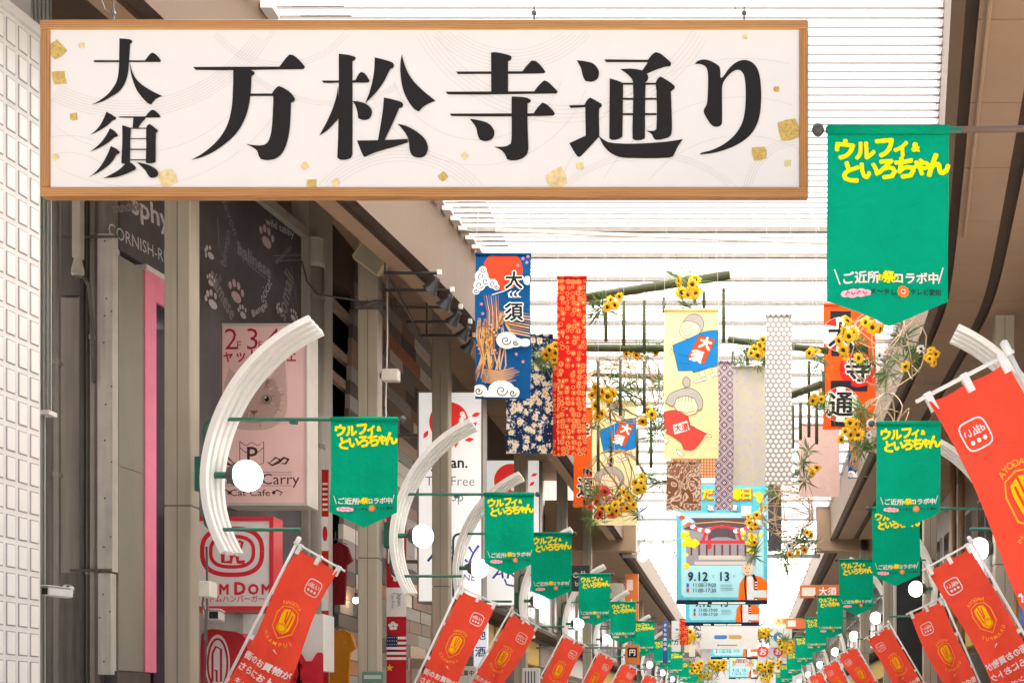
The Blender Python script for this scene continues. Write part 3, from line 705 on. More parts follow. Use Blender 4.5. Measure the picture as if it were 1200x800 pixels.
# burger shop sign
m_red = mk('sign red', (.52, .022, .035), .35, .06, 4); m_whiteface = mk('off white sign face', (.60, .575, .56), .4, .04, 2)
ds, dw, dh = box_sign('shop_sign', 'white sign with red border, elephant emblem and burger shop lettering', 222, 321, 605, 715, 13.1, .25, m_red, m_whiteface, fwid=.045)
s2 = 13.1 / F
def DP(px, py): return ((px - 271.5) * s2, (715 - py) * s2)
def rring(k, cxp, cyp, rx_, ry_, w, P, y=0.0):      # rounded ring (super-ellipse)
    pp = []
    for i in range(49):
        a_ = 2 * math.pi * i / 48; c_, n_ = math.cos(a_), math.sin(a_)
        pp.append(P(cxp + rx_ * math.copysign(abs(c_) ** .75, c_), cyp + ry_ * math.copysign(abs(n_) ** .75, n_)))
    k.line(pp, w, y)
m_redp = ink('sign red', (.52, .022, .035))
k = MB(m_redp)
def elephant(k, cxp, cyp, r, P, sc):
    rring(k, cxp, cyp, r * 1.3, r, r * .20 * sc, P); rring(k, cxp, cyp, r * .93, r * .66, r * .16 * sc, P)
    k.line([P(cxp + r * a_, cyp + r * b_) for a_, b_ in ((-.40, -.35), (-.40, .45), (-.05, .45), (-.03, .22), (.1, .12), (.23, .22), (.25, .45), (.55, .45))], r * .17 * sc)
    k.line([P(cxp + r * a_, cyp + r * b_) for a_, b_ in ((-.12, -.6), (.1, -.2), (.38, -.15), (.45, -.4), (.28, -.45))], r * .14 * sc)
elephant(k, 272, 646, 27, DP, s2)
k.build('elephant_emblem', ds)
k = MB(m_redp)
for i, c_ in enumerate('DOMDOM'):
    big = c_ == 'D'; k.text(c_, *DP((231, 246, 262.5, 281, 297, 312)[i], 689 if big else 690), (20 if big else 16.5) * s2, .045, 0, sx=.95)
k.text('ドムドムハンバーガー', *DP(269, 701), 8.8 * s2, .012, 0, sx=.95)
k.build('lettering', ds)

# red letter sign below: rounded red plaque and red shop letters over a white band
t = thing('shop_sign', 'rounded red plaque with a white elephant emblem low by the pillar', 'sign', W(265, 830, 13.4))
s3 = 13.4 / F
def EP(px, py): return ((px - 265) * s3, (830 - py) * s3)
q = MB(m_red)
P = [EP(*p_) for p_ in smooth_poly([(236, 830), (236, 745), (244, 737), (262, 738), (282, 742), (289, 752), (292, 830)], 60)]
n = len(P); q.add([(p_[0], 0, p_[1]) for p_ in P] + [(p_[0], .35, p_[1]) for p_ in P], [tuple(range(n))[::-1]] + [(i, (i + 1) % n, n + (i + 1) % n, n + i) for i in range(n)]); q.build('plaque', t)
k = MB(ink('white', (.75, .74, .73))); k.disc(*EP(255, 777), 14.5 * s3, 34 * s3, 32); k.use(m_redp)
k.line([EP(255 + 11.5 * math.cos(R(a_)), 777 + 29 * math.sin(R(a_))) for a_ in range(0, 361, 15)], .022); k.line([EP(*p_) for p_ in ((249, 798), (249, 765), (253, 757), (259, 760), (259, 798), (254, 798), (254, 785), (251, 785))], .024)
k.build('elephant_emblem', t)
t = thing('shop_fascia', 'white shop fascia with big red letters behind the red flag', 'sign', W(340, 860, 14.6))
s4 = 14.6 / F; q = MB(mk('white fascia', (.66, .65, .63), .5, .06, 2)); q.box(-110 * s4, 35 * s4, .1, .5, 75 * s4, 142 * s4); q.build('fascia_panel', t)
for i, (c_, px) in enumerate(zip('DOM', (313, 338, 362))):
    k = MB(m_red); k.text(c_, (px - 340) * s4, 72 * s4, 62 * s4, .05, sx=.75); k.build('red_letter', t)
    q = MB(m_red); q.box((px - 340 - 8) * s4, (px - 340 + 8) * s4, .012, .1, 58 * s4, 86 * s4); q.build('letter_block', t)
cctv('security_camera', W(254, 722, 12.6), R(14), 'grey security camera with dark lens under the burger sign', 1.1)
t = thing('junction_box', 'small beige box on the pillar edge beside the burger sign', 'box', W(241, 690, 11.35))
q = MB(mk('beige box', (.6, .57, .5), .5, .06, 4)); q.cbox(-.05, .055, -.04, .12, -.07, .07, .008); q.build('case', t); q = MB(m_piped); q.tube([(-.02, 0, -.07), (-.03, 0, -.13), (-.01, .02, -.2), (-.03, .05, -.45)], .008, 6); q.build('cable', t)

# ------------------------------------------------------------------ arcade pillars
m_pillar = mk('taupe painted pillar', (.34, .30, .235), .5, .13, 1.5, streak=.5, bump=.03)
m_pjoint = mk('pillar joint', (.12, .105, .09), .7, .1, 3)
pm = MB(m_pillar); pm.cbox(-.12, .12, -.10, .10, 0, 3.6, .010); pm.cbox(-.12, .12, -.10, .10, 3.606, H_SOF + 1.62, .010); pm_me = pm.mesh('shaft')
pj = MB(m_pjoint); pj.box(-.112, .112, -.092, .092, 3.5, 3.7); pj.box(-.004, .004, -.1012, -.098, 0, H_SOF); pj_me = pj.mesh('joint')
def pillar(x, y, label, rz=0.0):
    t = thing('arcade_pillar', label, 'pillar', (x, y, 0), rz, 'pillars along the arcade')
    for nm, me in (('shaft', pm_me), ('joint', pj_me)):
        o = bpy.data.objects.new(nm, me); COL.objects.link(o); o.parent = t
    return t
LP = [11.75, 15.4, 18.5, 24.7, 30.2, 35.0, 44.3, 52.3, 60.3, 68.3, 78.3]
for i, y in enumerate(LP):
    if i == 0: x = W(198, 0, y).x + .12
    elif i == 1: x = W(422, 0, y).x + .12
    elif i == 2: x = W(508, 0, y).x + .12
    else: x = cx(y) - HALF_PILLAR
    pillar(x, y, f'grey brown square pillar, {ORD[i]} from the entrance in the left row' if i else 'large grey brown pillar beside the pink framed window, nearest on the left')
RP = [16.0, 22.7, 29.3, 35.3, 43.3, 52.3, 62.3, 72.3]
for i, y in enumerate(RP):
    pillar(cx(y) + HALF_PILLAR, y, f'grey brown square pillar, {ORD[i]} one visible in the right row')
# fittings on the second left pillar
t = thing('loudspeaker', 'beige box loudspeaker tilted on top of the plank shop pillar', 'speaker', W(438, 302, 15.0)); t.rotation_euler = (R(25), R(35), R(15)); t.scale = (1.25, 1.25, 1.25)
q = MB(mk('yellowed beige plastic', (.50, .42, .26), .5, .1, 5)); q.cbox(-.15, .15, -.12, .08, -.11, .11, .02); q.build('cabinet', t); q = MB(m_lip); q.box(-.02, .02, .08, .2, -.02, .02); q.build('bracket', t)
q = MB(mk('speaker grille', (.30, .26, .18), .7, .1, 40, bump=.4)); q.box(-.125, .125, -.124, -.12, -.085, .085); q.build('grille', t)
t = thing('cable_clamp', 'dark cable clamp band wrapped round the plank shop pillar', 'clamp', W(437, 361, 15.4))
q = MB(m_piped); q.box(-.17, .15, -.13, .13, -.05, .045); q.tube([(-.17, -.14, .02), (-.05, -.16, -.02), (.08, -.15, .03), (.18, -.14, .01)], .022, 7); q.build('band', t)
t = thing('junction_box', 'small beige box on the side of the plank shop pillar', 'box', W(460, 441, 15.2)); q = MB(MATS['beige box']); q.cbox(-.11, .09, -.1, .02, -.07, .07, .01); q.build('case', t); q = MB(m_lip); q.box(-.14, -.11, -.05, 0, -.03, .03); q.build('clip', t)

# ------------------------------------------------------------------ plank clad shop (left)
XW = -5.55
def along(px): return F * XW / (px - VX)           # photo column on the straight left wall -> depth
ps = thing('plank_shop', 'shop front clad in mixed dark and pale horizontal planks', 'building', (XW, 16.9, 0), R(90))
q = MB(mk('dark brown shop wall', (.055, .038, .032), .8, .3, 2)); q.box(0, 5.4, .35, 3, 0, 9.4); q.build('wall', ps)
q = MB(m_brown_d); q.box(0, 5.4, -.02, .36, W(0, 318, 17).z, H_SOFL + .1); q.build('bulkhead', ps)
for py in (361, 413, 445, 320):
    q = MB(mk('pale rail wood', (.33, .25, .19), .6, .2, 4)); z_ = W(0, py, 17.5).z; q.box(.05, 1.5, .02, .1, z_ - .06, z_ + .06); q.build('rail', ps)
pk = {c: wood('plank ' + c, tuple(v_ * .75 for v_ in col), col, 'x', 4, .7) for c, col in dict(dark=(.13, .105, .09), mid=(.26, .22, .185), brown=(.29, .20, .15), rust=(.46, .20, .12), pale=(.74, .68, .60), grey=(.36, .335, .30), tan=(.52, .40, .29)).items()}
ya_, yb_ = along(396), along(502); zt = W(0, 330, along(453)).z
row = 0; z = 2.1; hh = .205; rp = random.Random(11)
while z < zt - .02:
    # the cladding leans out at its left end as it rises
    f0 = max(0, min(1, (z - 2.1) / (zt - 2.1))); s0 = ya_ - 16.9 - .25 + f0 * 1.0; e0 = yb_ - 16.9; s = s0 - rp.uniform(0, .3)
    while s < e0 - .05:
        l = rp.uniform(.7, 1.5); e = min(e0, s + l)
        if e0 - e < .25: e = e0
        c = rp.choices(['dark', 'mid', 'brown', 'rust', 'pale', 'grey', 'tan'], [5, 6, 5, 2.2, 2.4, 5, 1.5])[0]
        dpt = rp.uniform(.0, .03); q = MB(pk[c]); q.box(max(s, s0) + .004, e - .004, -.03 - dpt, .02, z + .004, min(z + hh - .004, zt)); q.build('plank', ps)
        s = e
    z += hh; row += 1
m_blk = mk('black metal', (.015, .015, .016), .45, .1, 6); 
for i, (px, py) in enumerate(((515, 320), (530, 340), (540, 360), (551, 377), (556, 393))):
    hgt = 5.0; yy = hgt * F / (850 - py); xe = (px - VX) * yy / F; xm = ((452, 453, 465, 478, 492)[i] - VX) * yy / F
    t = thing('spotlight', f'black spotlight on a thin wall arm above the plank shop, {ORD[i]} from the front', 'spotlight', (xe, yy, EYE + hgt), group='spotlights above the plank shop')
    q = MB(m_blk); q.tube([(xm - xe - .02, 0, 0), (0, 0, 0)], .017, 8); q.build('arm', t)
    q = MB(m_blk); q.tube([(0, 0, 0), (0, 0, -.06)], .018, 8); q.lathe([(.002, .02), (.05, .015), (.055, -.06), (.075, -.12), (.14, -.26), (.145, -.27)], (0, 0, 0), 'z', 16)
    k0 = 0; Mr = Matrix.Rotation(R(38), 4, 'Y') @ Matrix.Rotation(R(12), 4, 'X') @ Matrix.Scale(.62, 4)
    q.v = [tuple(Matrix.Translation((-.02, 0, -.06)) @ Mr @ Vector(p_)) for p_ in q.v]; q.build('head', t, True)
    q = MB(mk('bright reflector', (.7, .7, .7), .3, .05, 5)); q.lathe([(.135, -.262), (.05, -.12), (.001, -.1)], (0, 0, 0), 'z', 16); q.v = [tuple(Matrix.Translation((-.02, 0, -.06)) @ Mr @ Vector(p_)) for p_ in q.v]; q.build('reflector', t)
    q = MB(m_alu); q.box(-.022, .022, -.022, .022, -.02, .035); q.build('joint', t)
lr_ = thing('lighting_rail', 'thin black rail carrying the spotlight arms beside the plank shop', 'rail', (0, 15.3, EYE + 5.0)); q = MB(m_blk); q.tube([(-3.98, -1.2, 0), (-4.02, -.6, 0), (-4.20, 1.25, 0)], .016, 6); q.build('rail', lr_)
for y_ in (-1.15, 1.1): q = MB(m_blk); q.tube([(-4.0 - .1 * (y_ > 0), y_, 0), (-4.0 - .1 * (y_ > 0), y_, 1.7)], .01, 5); q.build('hanger', lr_)

# lit bulb inside the shop, shelf, hanging clothes
t = thing('light_bulb', 'glowing warm bulb inside the dark shop behind the burger fascia', 'lamp', W(417, 703, 17.6)); q = MB(emit('warm bulb', (1, .78, .5), 14)); q.sphere((0, 0, 0), .042, 12, 8); q.build('bulb', t, True); q = MB(m_blk); q.tube([(0, 0, .035), (0, 0, .1)], .02, 8); q.tube([(0, 0, .1), (0, 0, 2.2)], .004, 4); q.build('cord', t)
def shirt(px, py, dd, col, label):
    t = thing('hanging_shirt', label, 'shirt', W(px, py, dd)); q = MB(cloth(label[:8], col, .1))
    P = smooth_poly([(-.30, -.18), (-.22, 0), (-.08, .06), (0, .03), (.08, .06), (.22, 0), (.30, -.18), (.2, -.24), (.17, -.75), (-.17, -.75), (-.2, -.24)], 30, 3); n = len(P)
    q.add([(a_ * .75, .01 * math.sin(a_ * 20), b_) for a_, b_ in P] + [(a_ * .75, .06, b_) for a_, b_ in P], [tuple(range(n)), tuple(range(2 * n - 1, n - 1, -1))] + [(i, (i + 1) % n, n + (i + 1) % n, n + i) for i in range(n)]); q.build('body', t)
    q = MB(m_wire); q.tube([(-.16, .03, .03), (0, .03, .1), (.16, .03, .03)], .006, 5); q.tube([(0, .03, .1), (0, .03, .2)], .005, 5); q.build('hanger', t)
shirt(392, 640, 16.6, (.20, .015, .02), 'dark red shirt hanging in the shop doorway'); shirt(396, 742, 16.4, (.55, .22, .02), 'orange shirt hanging low in the shop doorway')

# ------------------------------------------------------------------ tax free box signs
m_litface = emit('lit white sign face', (.86, .85, .83), .2)
def taxsign(pxl, pxr, pyt, pyb, dd, label):
    t, w, h = box_sign('shop_sign', label, pxl, pxr, pyt, pyb, dd, .3, mk('brown grey sign frame', (.25, .225, .2), .5, .08, 4), m_litface, fwid=.025)
    k = MB(emit('lit sun red', (.72, .035, .025), .2)); r = w * .30; zc_ = h * .855; k.disc(-.02 * w, zc_, r, None, 40)
    rx = random.Random(5); wh = emit('lit petal white', (.86, .85, .83), .2)
    for i in range(16):
        a_ = R(-150 + i * 12); rr = r * rx.uniform(.55, 1.02); k.use(wh)
        for j in range(5): k.disc(-.02 * w + rr * math.cos(a_) + .022 * math.cos(R(72 * j + i * 9)), zc_ + rr * math.sin(a_) * .9 + .022 * math.sin(R(72 * j + i * 9)), .019, None, 8)
    k.use(emit('lit sun red', (.72, .035, .025), .2))
    for (dx, dz_, rot) in ((.40, .10, 20), (.36, -.06, 40), (-.36, -.2, 60), (.3, -.28, 10), (.1, -.33, 80)): k.flat([(dx * w + .05 * math.cos(R(rot + a_)) * (1.5 if a_ % 180 == 0 else .7), zc_ + dz_ * w + .05 * math.sin(R(rot + a_)) * (1.5 if a_ % 180 == 0 else .7)) for a_ in (0, 60, 120, 180, 240, 300)])
    k.build('sun_emblem', t)
    k = MB(ink('text black', (.02, .02, .02))); k.text('Japan.', 0, h * .655, w * .235, .022); k.use(ink('text grey', (.22, .22, .22))); k.text('Tax Free', 0, h * .575, w * .21, -.006); k.text('Shop', 0, h * .495, w * .21, -.006); k.build('lettering', t)
    k = MB(emit('lit logo blue', (.05, .07, .42), .08)); zb = h * .225
    for P, wd_ in (('-.36,-.09 -.28,.0 -.2,.14 -.17,-.09', .03), ('-.32,-.03 -.18,.0', .02), ('-.08,-.09 -.05,.14 .04,.12 .05,.04 -.05,.02 .1,-.1', .03), ('.12,.14 .11,-.08', .03), ('.26,.13 .13,.02 .28,-.1', .025), ('.3,.13 .37,.03 .46,.15', .03), ('.37,.03 .30,-.13 .1,-.24 -.1,-.2 -.14,-.1', .025)):
        k.line([(a_ * w * .95, zb + b_ * w) for a_, b_ in pts(P)], wd_ * w * 1.3)
    k.text('ONE', .22 * w, h * .12, w * .14, .0, shear=.15, sx=1.1); k.build('logo', t)
    return t
taxsign(489, 566, 458, 706, 19.4, 'tall lit white sign with red sun emblem beside the plank shop')
taxsign(567, 633, 538, 710, 26.3, 'lit white sign with red sun emblem and blue logo behind the second green pennant')

# vertical flag banner at the tax free shop
t = thing('vertical_banner', 'tall narrow red banner with country flags on the second left pillar', 'banner', W(464, 820, 16.2)); s5 = 16.2 / F
def VP_(px, py): return ((px - 464) * s5, (820 - py) * s5)
k = MB(cloth('flag banner red', (.50, .02, .03), .2)); a_, b_ = VP_(453, 820), VP_(476, 585); k.box(a_[0], b_[0], 0, .004, a_[1], b_[1]); k.build('cloth', t)
k = MB(ink('white', (.75, .74, .73))); k.rect(VP_(453, 0)[0], VP_(476, 0)[0], VP_(0, 722)[1], VP_(0, 688)[1]); k.use(ink('flag navy', (.02, .03, .10))); k.rect(VP_(453, 0)[0], VP_(466, 0)[0], VP_(0, 762)[1], VP_(0, 744)[1])
k.use(ink('white', (.75, .74, .73)))
for i in range(5): k.rect(VP_(466 if i < 2 else 453, 0)[0], VP_(476, 0)[0], VP_(0, 748.5 + i * 6)[1], VP_(0, 745.5 + i * 6)[1])
for i in range(20): k.disc(*VP_(454.5 + (i % 5) * 2.6, 746.5 + (i // 5) * 4), .006, None, 5)
for j in range(5): a_ = R(72 * j + 20); k.disc(VP_(461, 733)[0] + .035 * math.cos(a_), VP_(461, 733)[1] + .035 * math.sin(a_), .03, .022, 10)
for j in range(5): a_ = R(72 * j + 20); k.disc(VP_(466, 675)[0] + .045 * math.cos(a_), VP_(466, 675)[1] + .045 * math.sin(a_), .03, .03, 10)
for j in range(6): k.rect(VP_(455 + j * 3, 0)[0], VP_(456.8 + j * 3, 0)[0], VP_(0, 660)[1], VP_(0, 640)[1])
k.use(ink('star yellow', (.8, .5, .03))); k.flat([(VP_(457, 782)[0] + (.05 if i % 2 == 0 else .02) * math.cos(R(90 + 36 * i)), VP_(457, 782)[1] + (.05 if i % 2 == 0 else .02) * math.sin(R(90 + 36 * i))) for i in range(10)])
k.use(ink('text grey', (.22, .22, .22))); k.text('Japan.', *VP_(468, 703), .075, .02, -90); k.text('Tax-free', *VP_(461, 703), .06, 0, -90); k.build('flag_print', t)
t = thing('vertical_banner', 'narrow red and white vertical banner beside the burger shop pier', 'banner', W(381, 820, 15.6))
k = MB(cloth('narrow banner red', (.55, .03, .02), .2)); s6 = 15.6 / F; k.box(-4 * s6, 4 * s6, 0, .004, 0, 270 * s6); k.build('cloth', t)
k = MB(ink('white', (.75, .74, .73))); k.rect(-4 * s6, 4 * s6, 105 * s6, 150 * s6); k.rect(-4 * s6, 4 * s6, 175 * s6, 215 * s6)
for i in range(6): k.rect(-3 * s6, 3 * s6, (222 + i * 6) * s6, (224.5 + i * 6) * s6)
for i in range(4): k.flat([(-4 * s6, (58 + 8 * i) * s6), (4 * s6, (50 + 8 * i) * s6), (4 * s6, (53.5 + 8 * i) * s6), (-4 * s6, (61.5 + 8 * i) * s6)])
k.use(m_redp); k.disc(0, 195 * s6, 3 * s6, 9 * s6, 16); k.build('banner_print', t)

# ------------------------------------------------------------------ further buildings, both sides
m_win = mk('dark window', (.03, .033, .036), .12, .2, 2, spec=.6); m_mull = mk('window aluminium', (.40, .385, .36), .4, .06, 4)
def block(side, y0_, y1_, col, label, seed, shopcol=(.035, .03, .028), sign=None):
    L_ = y1_ - y0_; rz = R(90) if side < 0 else R(-90)
    t = thing('shop_building', label, 'building', (side * 5.0 - .55, y0_ if side < 0 else y1_, 0), rz)
    q = MB(mk('facade %s %d' % ('L' if side < 0 else 'R', seed), col, .65, .15, 1.5, streak=.4)); q.box(0, L_, .03, 3.5, 0, 9.4); q.build('wall', t)
    rr = random.Random(seed); n = max(1, int(L_ / 1.9))
    for i in range(n):
        xa = (i + .5) * L_ / n; w_ = L_ / n * .36
        q = MB(m_mull); q.box(xa - w_, xa + w_, -.03, .03, 4.3, 5.9); wo = q.build('window', t)
        q = MB(m_win)
        for j in (0, 1): q.box(xa - w_ + .05 + j * w_, xa - .025 + j * w_, -.036, -.031, 4.36, 5.84)
        q.build('pane', wo)
    q = MB(mk('shopfront %d' % seed, shopcol, .5, .3, 2)); q.box(.15, L_ - .15, .0, .032, .1, 3.0); q.build('shopfront', t)
    q = MB(mk('fascia %d' % seed, sign or tuple(rr.choice([(.6, .58, .55), (.5, .05, .04), (.05, .12, .4), (.55, .35, .05), (.1, .3, .15), (.25, .2, .16)])), .45, .08, 3)); q.box(.1, L_ - .1, -.12, .03, 3.15, 3.75); q.build('fascia_sign', t)
    q = MB(m_brown_d); q.box(0, L_, -.5, .03, 3.9, 3.98); q.build('awning', t)
    return t
names = ['taupe', 'dark brown', 'pale grey', 'cream', 'grey', 'brown', 'off white', 'beige', 'dark grey']
cols = [(.30, .26, .21), (.13, .10, .08), (.42, .40, .37), (.55, .48, .38), (.28, .27, .26), (.22, .16, .12), (.6, .58, .55), (.45, .38, .3), (.12, .12, .12)]
yl = 22.4
for i, l in enumerate((5.2, 6, 5.5, 7, 7, 8, 8, 9, 9, 10)):
    block(-1, yl, yl + l - .02, cols[i % 9], f'{names[i % 9]} shop building, {ORD[i]} past the plank shop on the left', 40 + i); yl += l
yr_ = 13.0
for i, l in enumerate((7.5, 6.5, 6, 6, 7, 7, 8, 8, 9, 9)):
    block(1, yr_, yr_ + l - .02, cols[(i + 4) % 9], f'{names[(i + 4) % 9]} shop building, {ORD[i]} along the right side', 60 + i); yr_ += l
q = MB(mk('far white wall', (.55, .55, .55), .7, .1, 1)); q.box(-14, 12, 0, .3, 0, 9); fe = tag(q.build('end_building', None, loc=(0, 98, 0)), 'pale building closing the far end of the street', 'building')

# ------------------------------------------------------------------ arcade lamps with pennants and red flags
m_green = mk('dark green painted steel', (.018, .13, .085), .4, .1, 6); m_arc = mk('milky white acrylic strip', (.88, .875, .85), .35, .03, 4, trans=.25)
m_cup = mk('dark grey lamp cup', (.06, .06, .06), .5, .1, 5); m_globe = emit('lit globe', (1, .98, .94), 2.2)
m_grn = cloth('pennant green', hexc(0, 158, 122), .25)
U = 11.5 / F
def AP(px, py): return ((px - 240) * U, (555 - py) * U)
arc_px = [(371, 381), (350, 391), (325, 408), (300, 432), (278, 462), (262, 496), (252, 530), (248, 562), (251, 596), (260, 625), (272, 648)]
def make_lamp(m):            # m = 1 for the left row, -1 mirrored for the right row
    parts = []
    q = MB(m_green); zt_, zb_ = AP(0, 491)[1], AP(0, 620)[1]; r = .09
    P = [(AP(467, 0)[0], zt_)] + [(r * 1.0, zt_)] + [(r - r * math.sin(R(a_)), zt_ - r + r * math.cos(R(a_))) for a_ in (30, 60, 90)] + [(r - r * math.cos(R(a_)), zb_ + r - r * math.sin(R(a_))) for a_ in (0, 30, 60, 90)] + [(AP(352, 0)[0], zb_)]
    q.tube([(m * a_, 0, b_) for a_, b_ in P], .017, 8); parts.append(('bracket', q, True))
    q = MB(m_green); q.cbox(-.07 if m > 0 else -.02, .02 if m > 0 else .07, -.06, .06, -.16, .15, .008); parts.append(('mounting_box', q, False))
    A = []
    for i in range(len(arc_px) - 1):
        for k_ in range(3):
            t_ = k_ / 3; A.append(Vector(AP(arc_px[i][0] * (1 - t_) + arc_px[i + 1][0] * t_, arc_px[i][1] * (1 - t_) + arc_px[i + 1][1] * t_)))
    A.append(Vector(AP(*arc_px[-1])))
    # smooth
    for _ in range(3): A = [A[0]] + [(A[i - 1] + A[i] * 2 + A[i + 1]) / 4 for i in range(1, len(A) - 1)] + [A[-1]]
    for sgi in range(4):
        q = MB(m_arc); yo = -.13 + .087 * sgi; n = len(A); vs_ = []
        hw_ = .028; hd = .032
        for i, p_ in enumerate(A):
            tt = (A[min(i + 1, n - 1)] - A[max(i - 1, 0)]).normalized(); nn = Vector((-tt.y, tt.x))
            off = nn * (.012 * (sgi - 1.5))
            for (a_, b_) in ((-hw_, -hd), (hw_, -hd), (hw_, hd), (-hw_, hd)):
                c_ = p_ + off + nn * a_; vs_.append((m * c_.x, yo + b_, c_.y))
        fs = [(i * 4 + k_, i * 4 + (k_ + 1) % 4, i * 4 + 4 + (k_ + 1) % 4, i * 4 + 4 + k_) for i in range(n - 1) for k_ in range(4)] + [(3, 2, 1, 0), (4 * n - 4, 4 * n - 3, 4 * n - 2, 4 * n - 1)]
        q.add(vs_, fs); parts.append(('arc_strip', q, False))
    q = MB(m_green); q.tube([(m * .02, 0, -.01), (m * .22, 0, -.01)], .03, 10); parts.append(('lamp_neck', q, True))
    q = MB(m_cup); q.lathe([(.02, m * .20), (.075, m * .22), (.10, m * .27), (.095, m * .29)], (0, 0, -.01), 'x', 18); parts.append(('lamp_cup', q, True))
    q = MB(m_globe); q.sphere((m * .385, 0, -.015), .142, 24, 14, (.92, 1, .98)); parts.append(('globe', q, True))
    q = MB(m_green); q.box(*sorted((m * .77, m * .83)), -.03, .03, zt_ - .04, zt_ - .016); parts.append(('clamp', q, False))
    q = MB(m_cup); q.sphere((m * AP(472, 0)[0], 0, zt_), .032, 10, 7); parts.append(('pole_cap', q, True))
    return [(nm, q.mesh(nm, s_)) for nm, q, s_ in parts]
LAMP = {1: make_lamp(1), -1: make_lamp(-1)}

def pen_warp(ph):
    def fn(x, y, z): return (x + .006 * math.sin(z * 4 + ph) * -z, y + .030 * math.sin(x * 8 + ph + z * 1.5) * (-z) + .010 * math.sin(z * 6 + ph * 2) + .014 * math.sin(x * 19 + ph) * max(0, -z - .3), z)
    return fn
def make_pennant(ph):
    w, hs, tip = .30, .835, .97
    q = MB(m_grn); nx = 12; nz = 14; vs_ = []
    for j in range(nz + 1):
        for i in range(nx + 1):
            x = -w + 2 * w * i / nx; zb = hs + (tip - hs) * (1 - abs(x) / w); vs_.append((x, 0, -zb * j / nz))
    q.add(vs_, [(j * (nx + 1) + i, (j + 1) * (nx + 1) + i, (j + 1) * (nx + 1) + i + 1, j * (nx + 1) + i + 1) for j in range(nz) for i in range(nx)])
    q.warp(pen_warp(ph)); sleeve = MB(m_grn); sleeve.tube([(-w, 0, 0), (w, 0, 0)], .024, 10)
    k = MB(ink('pennant yellow', hexc(255, 226, 0))); b_ = .056
    xs = [-.235, -.14, -.055, .035]
    for c_, x_, z_, s_, r_ in (('ウ', -.215, -.100, .115, -6), ('ル', -.115, -.105, .105, 2), ('フ', -.015, -.090, .115, 6), ('ィ', .068, -.095, .10, 4), ('&', .135, -.085, .062, 0),
                           ('と', -.185, -.215, .115, -8), ('い', -.095, -.208, .105, 3), ('ろ', -.005, -.198, .115, 4), ('ち', .085, -.188, .12, 6), ('ゃ', .165, -.185, .105, 4), ('ん', .242, -.172, .125, 8)):
        k.text(c_, x_, z_, s_, b_, r_, y=-.004)
    k.use(ink('white', (.75, .74, .73)))
    k.text('ご近所', -.135, -.735, .062, .03, 1, y=-.004); k.text('コラボ中', .14, -.728, .058, .03, 1, y=-.004); k.line([(-.262, -.69), (-.235, -.765)], .006, -.004); k.line([(.252, -.752), (.275, -.675)], .006, -.004)
    k.use(ink('pennant yellow', hexc(255, 226, 0))); k.text('お', -.038, -.733, .036, .035, 0, y=-.004); k.text('祭', .004, -.728, .062, .035, 2, y=-.004); k.text('り', .042, -.733, .036, .035, 0, y=-.004)
    k.use(ink('pale pink', hexc(250, 190, 200)))
    for dx, rr in ((-.055, .022), (-.02, .03), (.02, .028), (.05, .02)): k.disc(-.155 + dx, -.812, rr, rr * .75, 14, -.004)
    k.use(ink('hot pink', hexc(238, 60, 110))); [k.line([(-.155 + dx - .010, -.812 + .006 * ((j % 2) * 2 - 1)), (-.155 + dx, -.812 - .008 * ((j % 2) * 2 - 1)), (-.155 + dx + .010, -.810)], .007, -.004) for j, dx in enumerate((-.045, -.018, .010, .038))]
    k.use(ink('text black', (.02, .02, .02))); k.text('メ～テレ', -.025, -.805, .034, .03, 0, y=-.004, sx=1.0); k.text('テレビ愛知', .188, -.798, .031, .02, 0, y=-.004)
    k.use(ink('sun orange', hexc(240, 130, 30)))
    for j in range(10): k.disc(.075 + .023 * math.cos(R(36 * j)), -.798 + .023 * math.sin(R(36 * j)), .008, None, 7, -.004)
    k.disc(.075, -.798, .019, None, 14, -.004); k.use(ink('white', (.75, .74, .73))); k.disc(.075, -.798, .012, None, 12, -.004); k.use(ink('hot pink', hexc(238, 60, 110))); k.disc(.075, -.798, .008, None, 10, -.004)
    k.refine(.03); k.warp(pen_warp(ph))
    return q.mesh('cloth', True), k.mesh('print'), sleeve.mesh('sleeve', True)
PEN = [make_pennant(v_) for v_ in (.4, 2.1, 3.7, 5.2)]

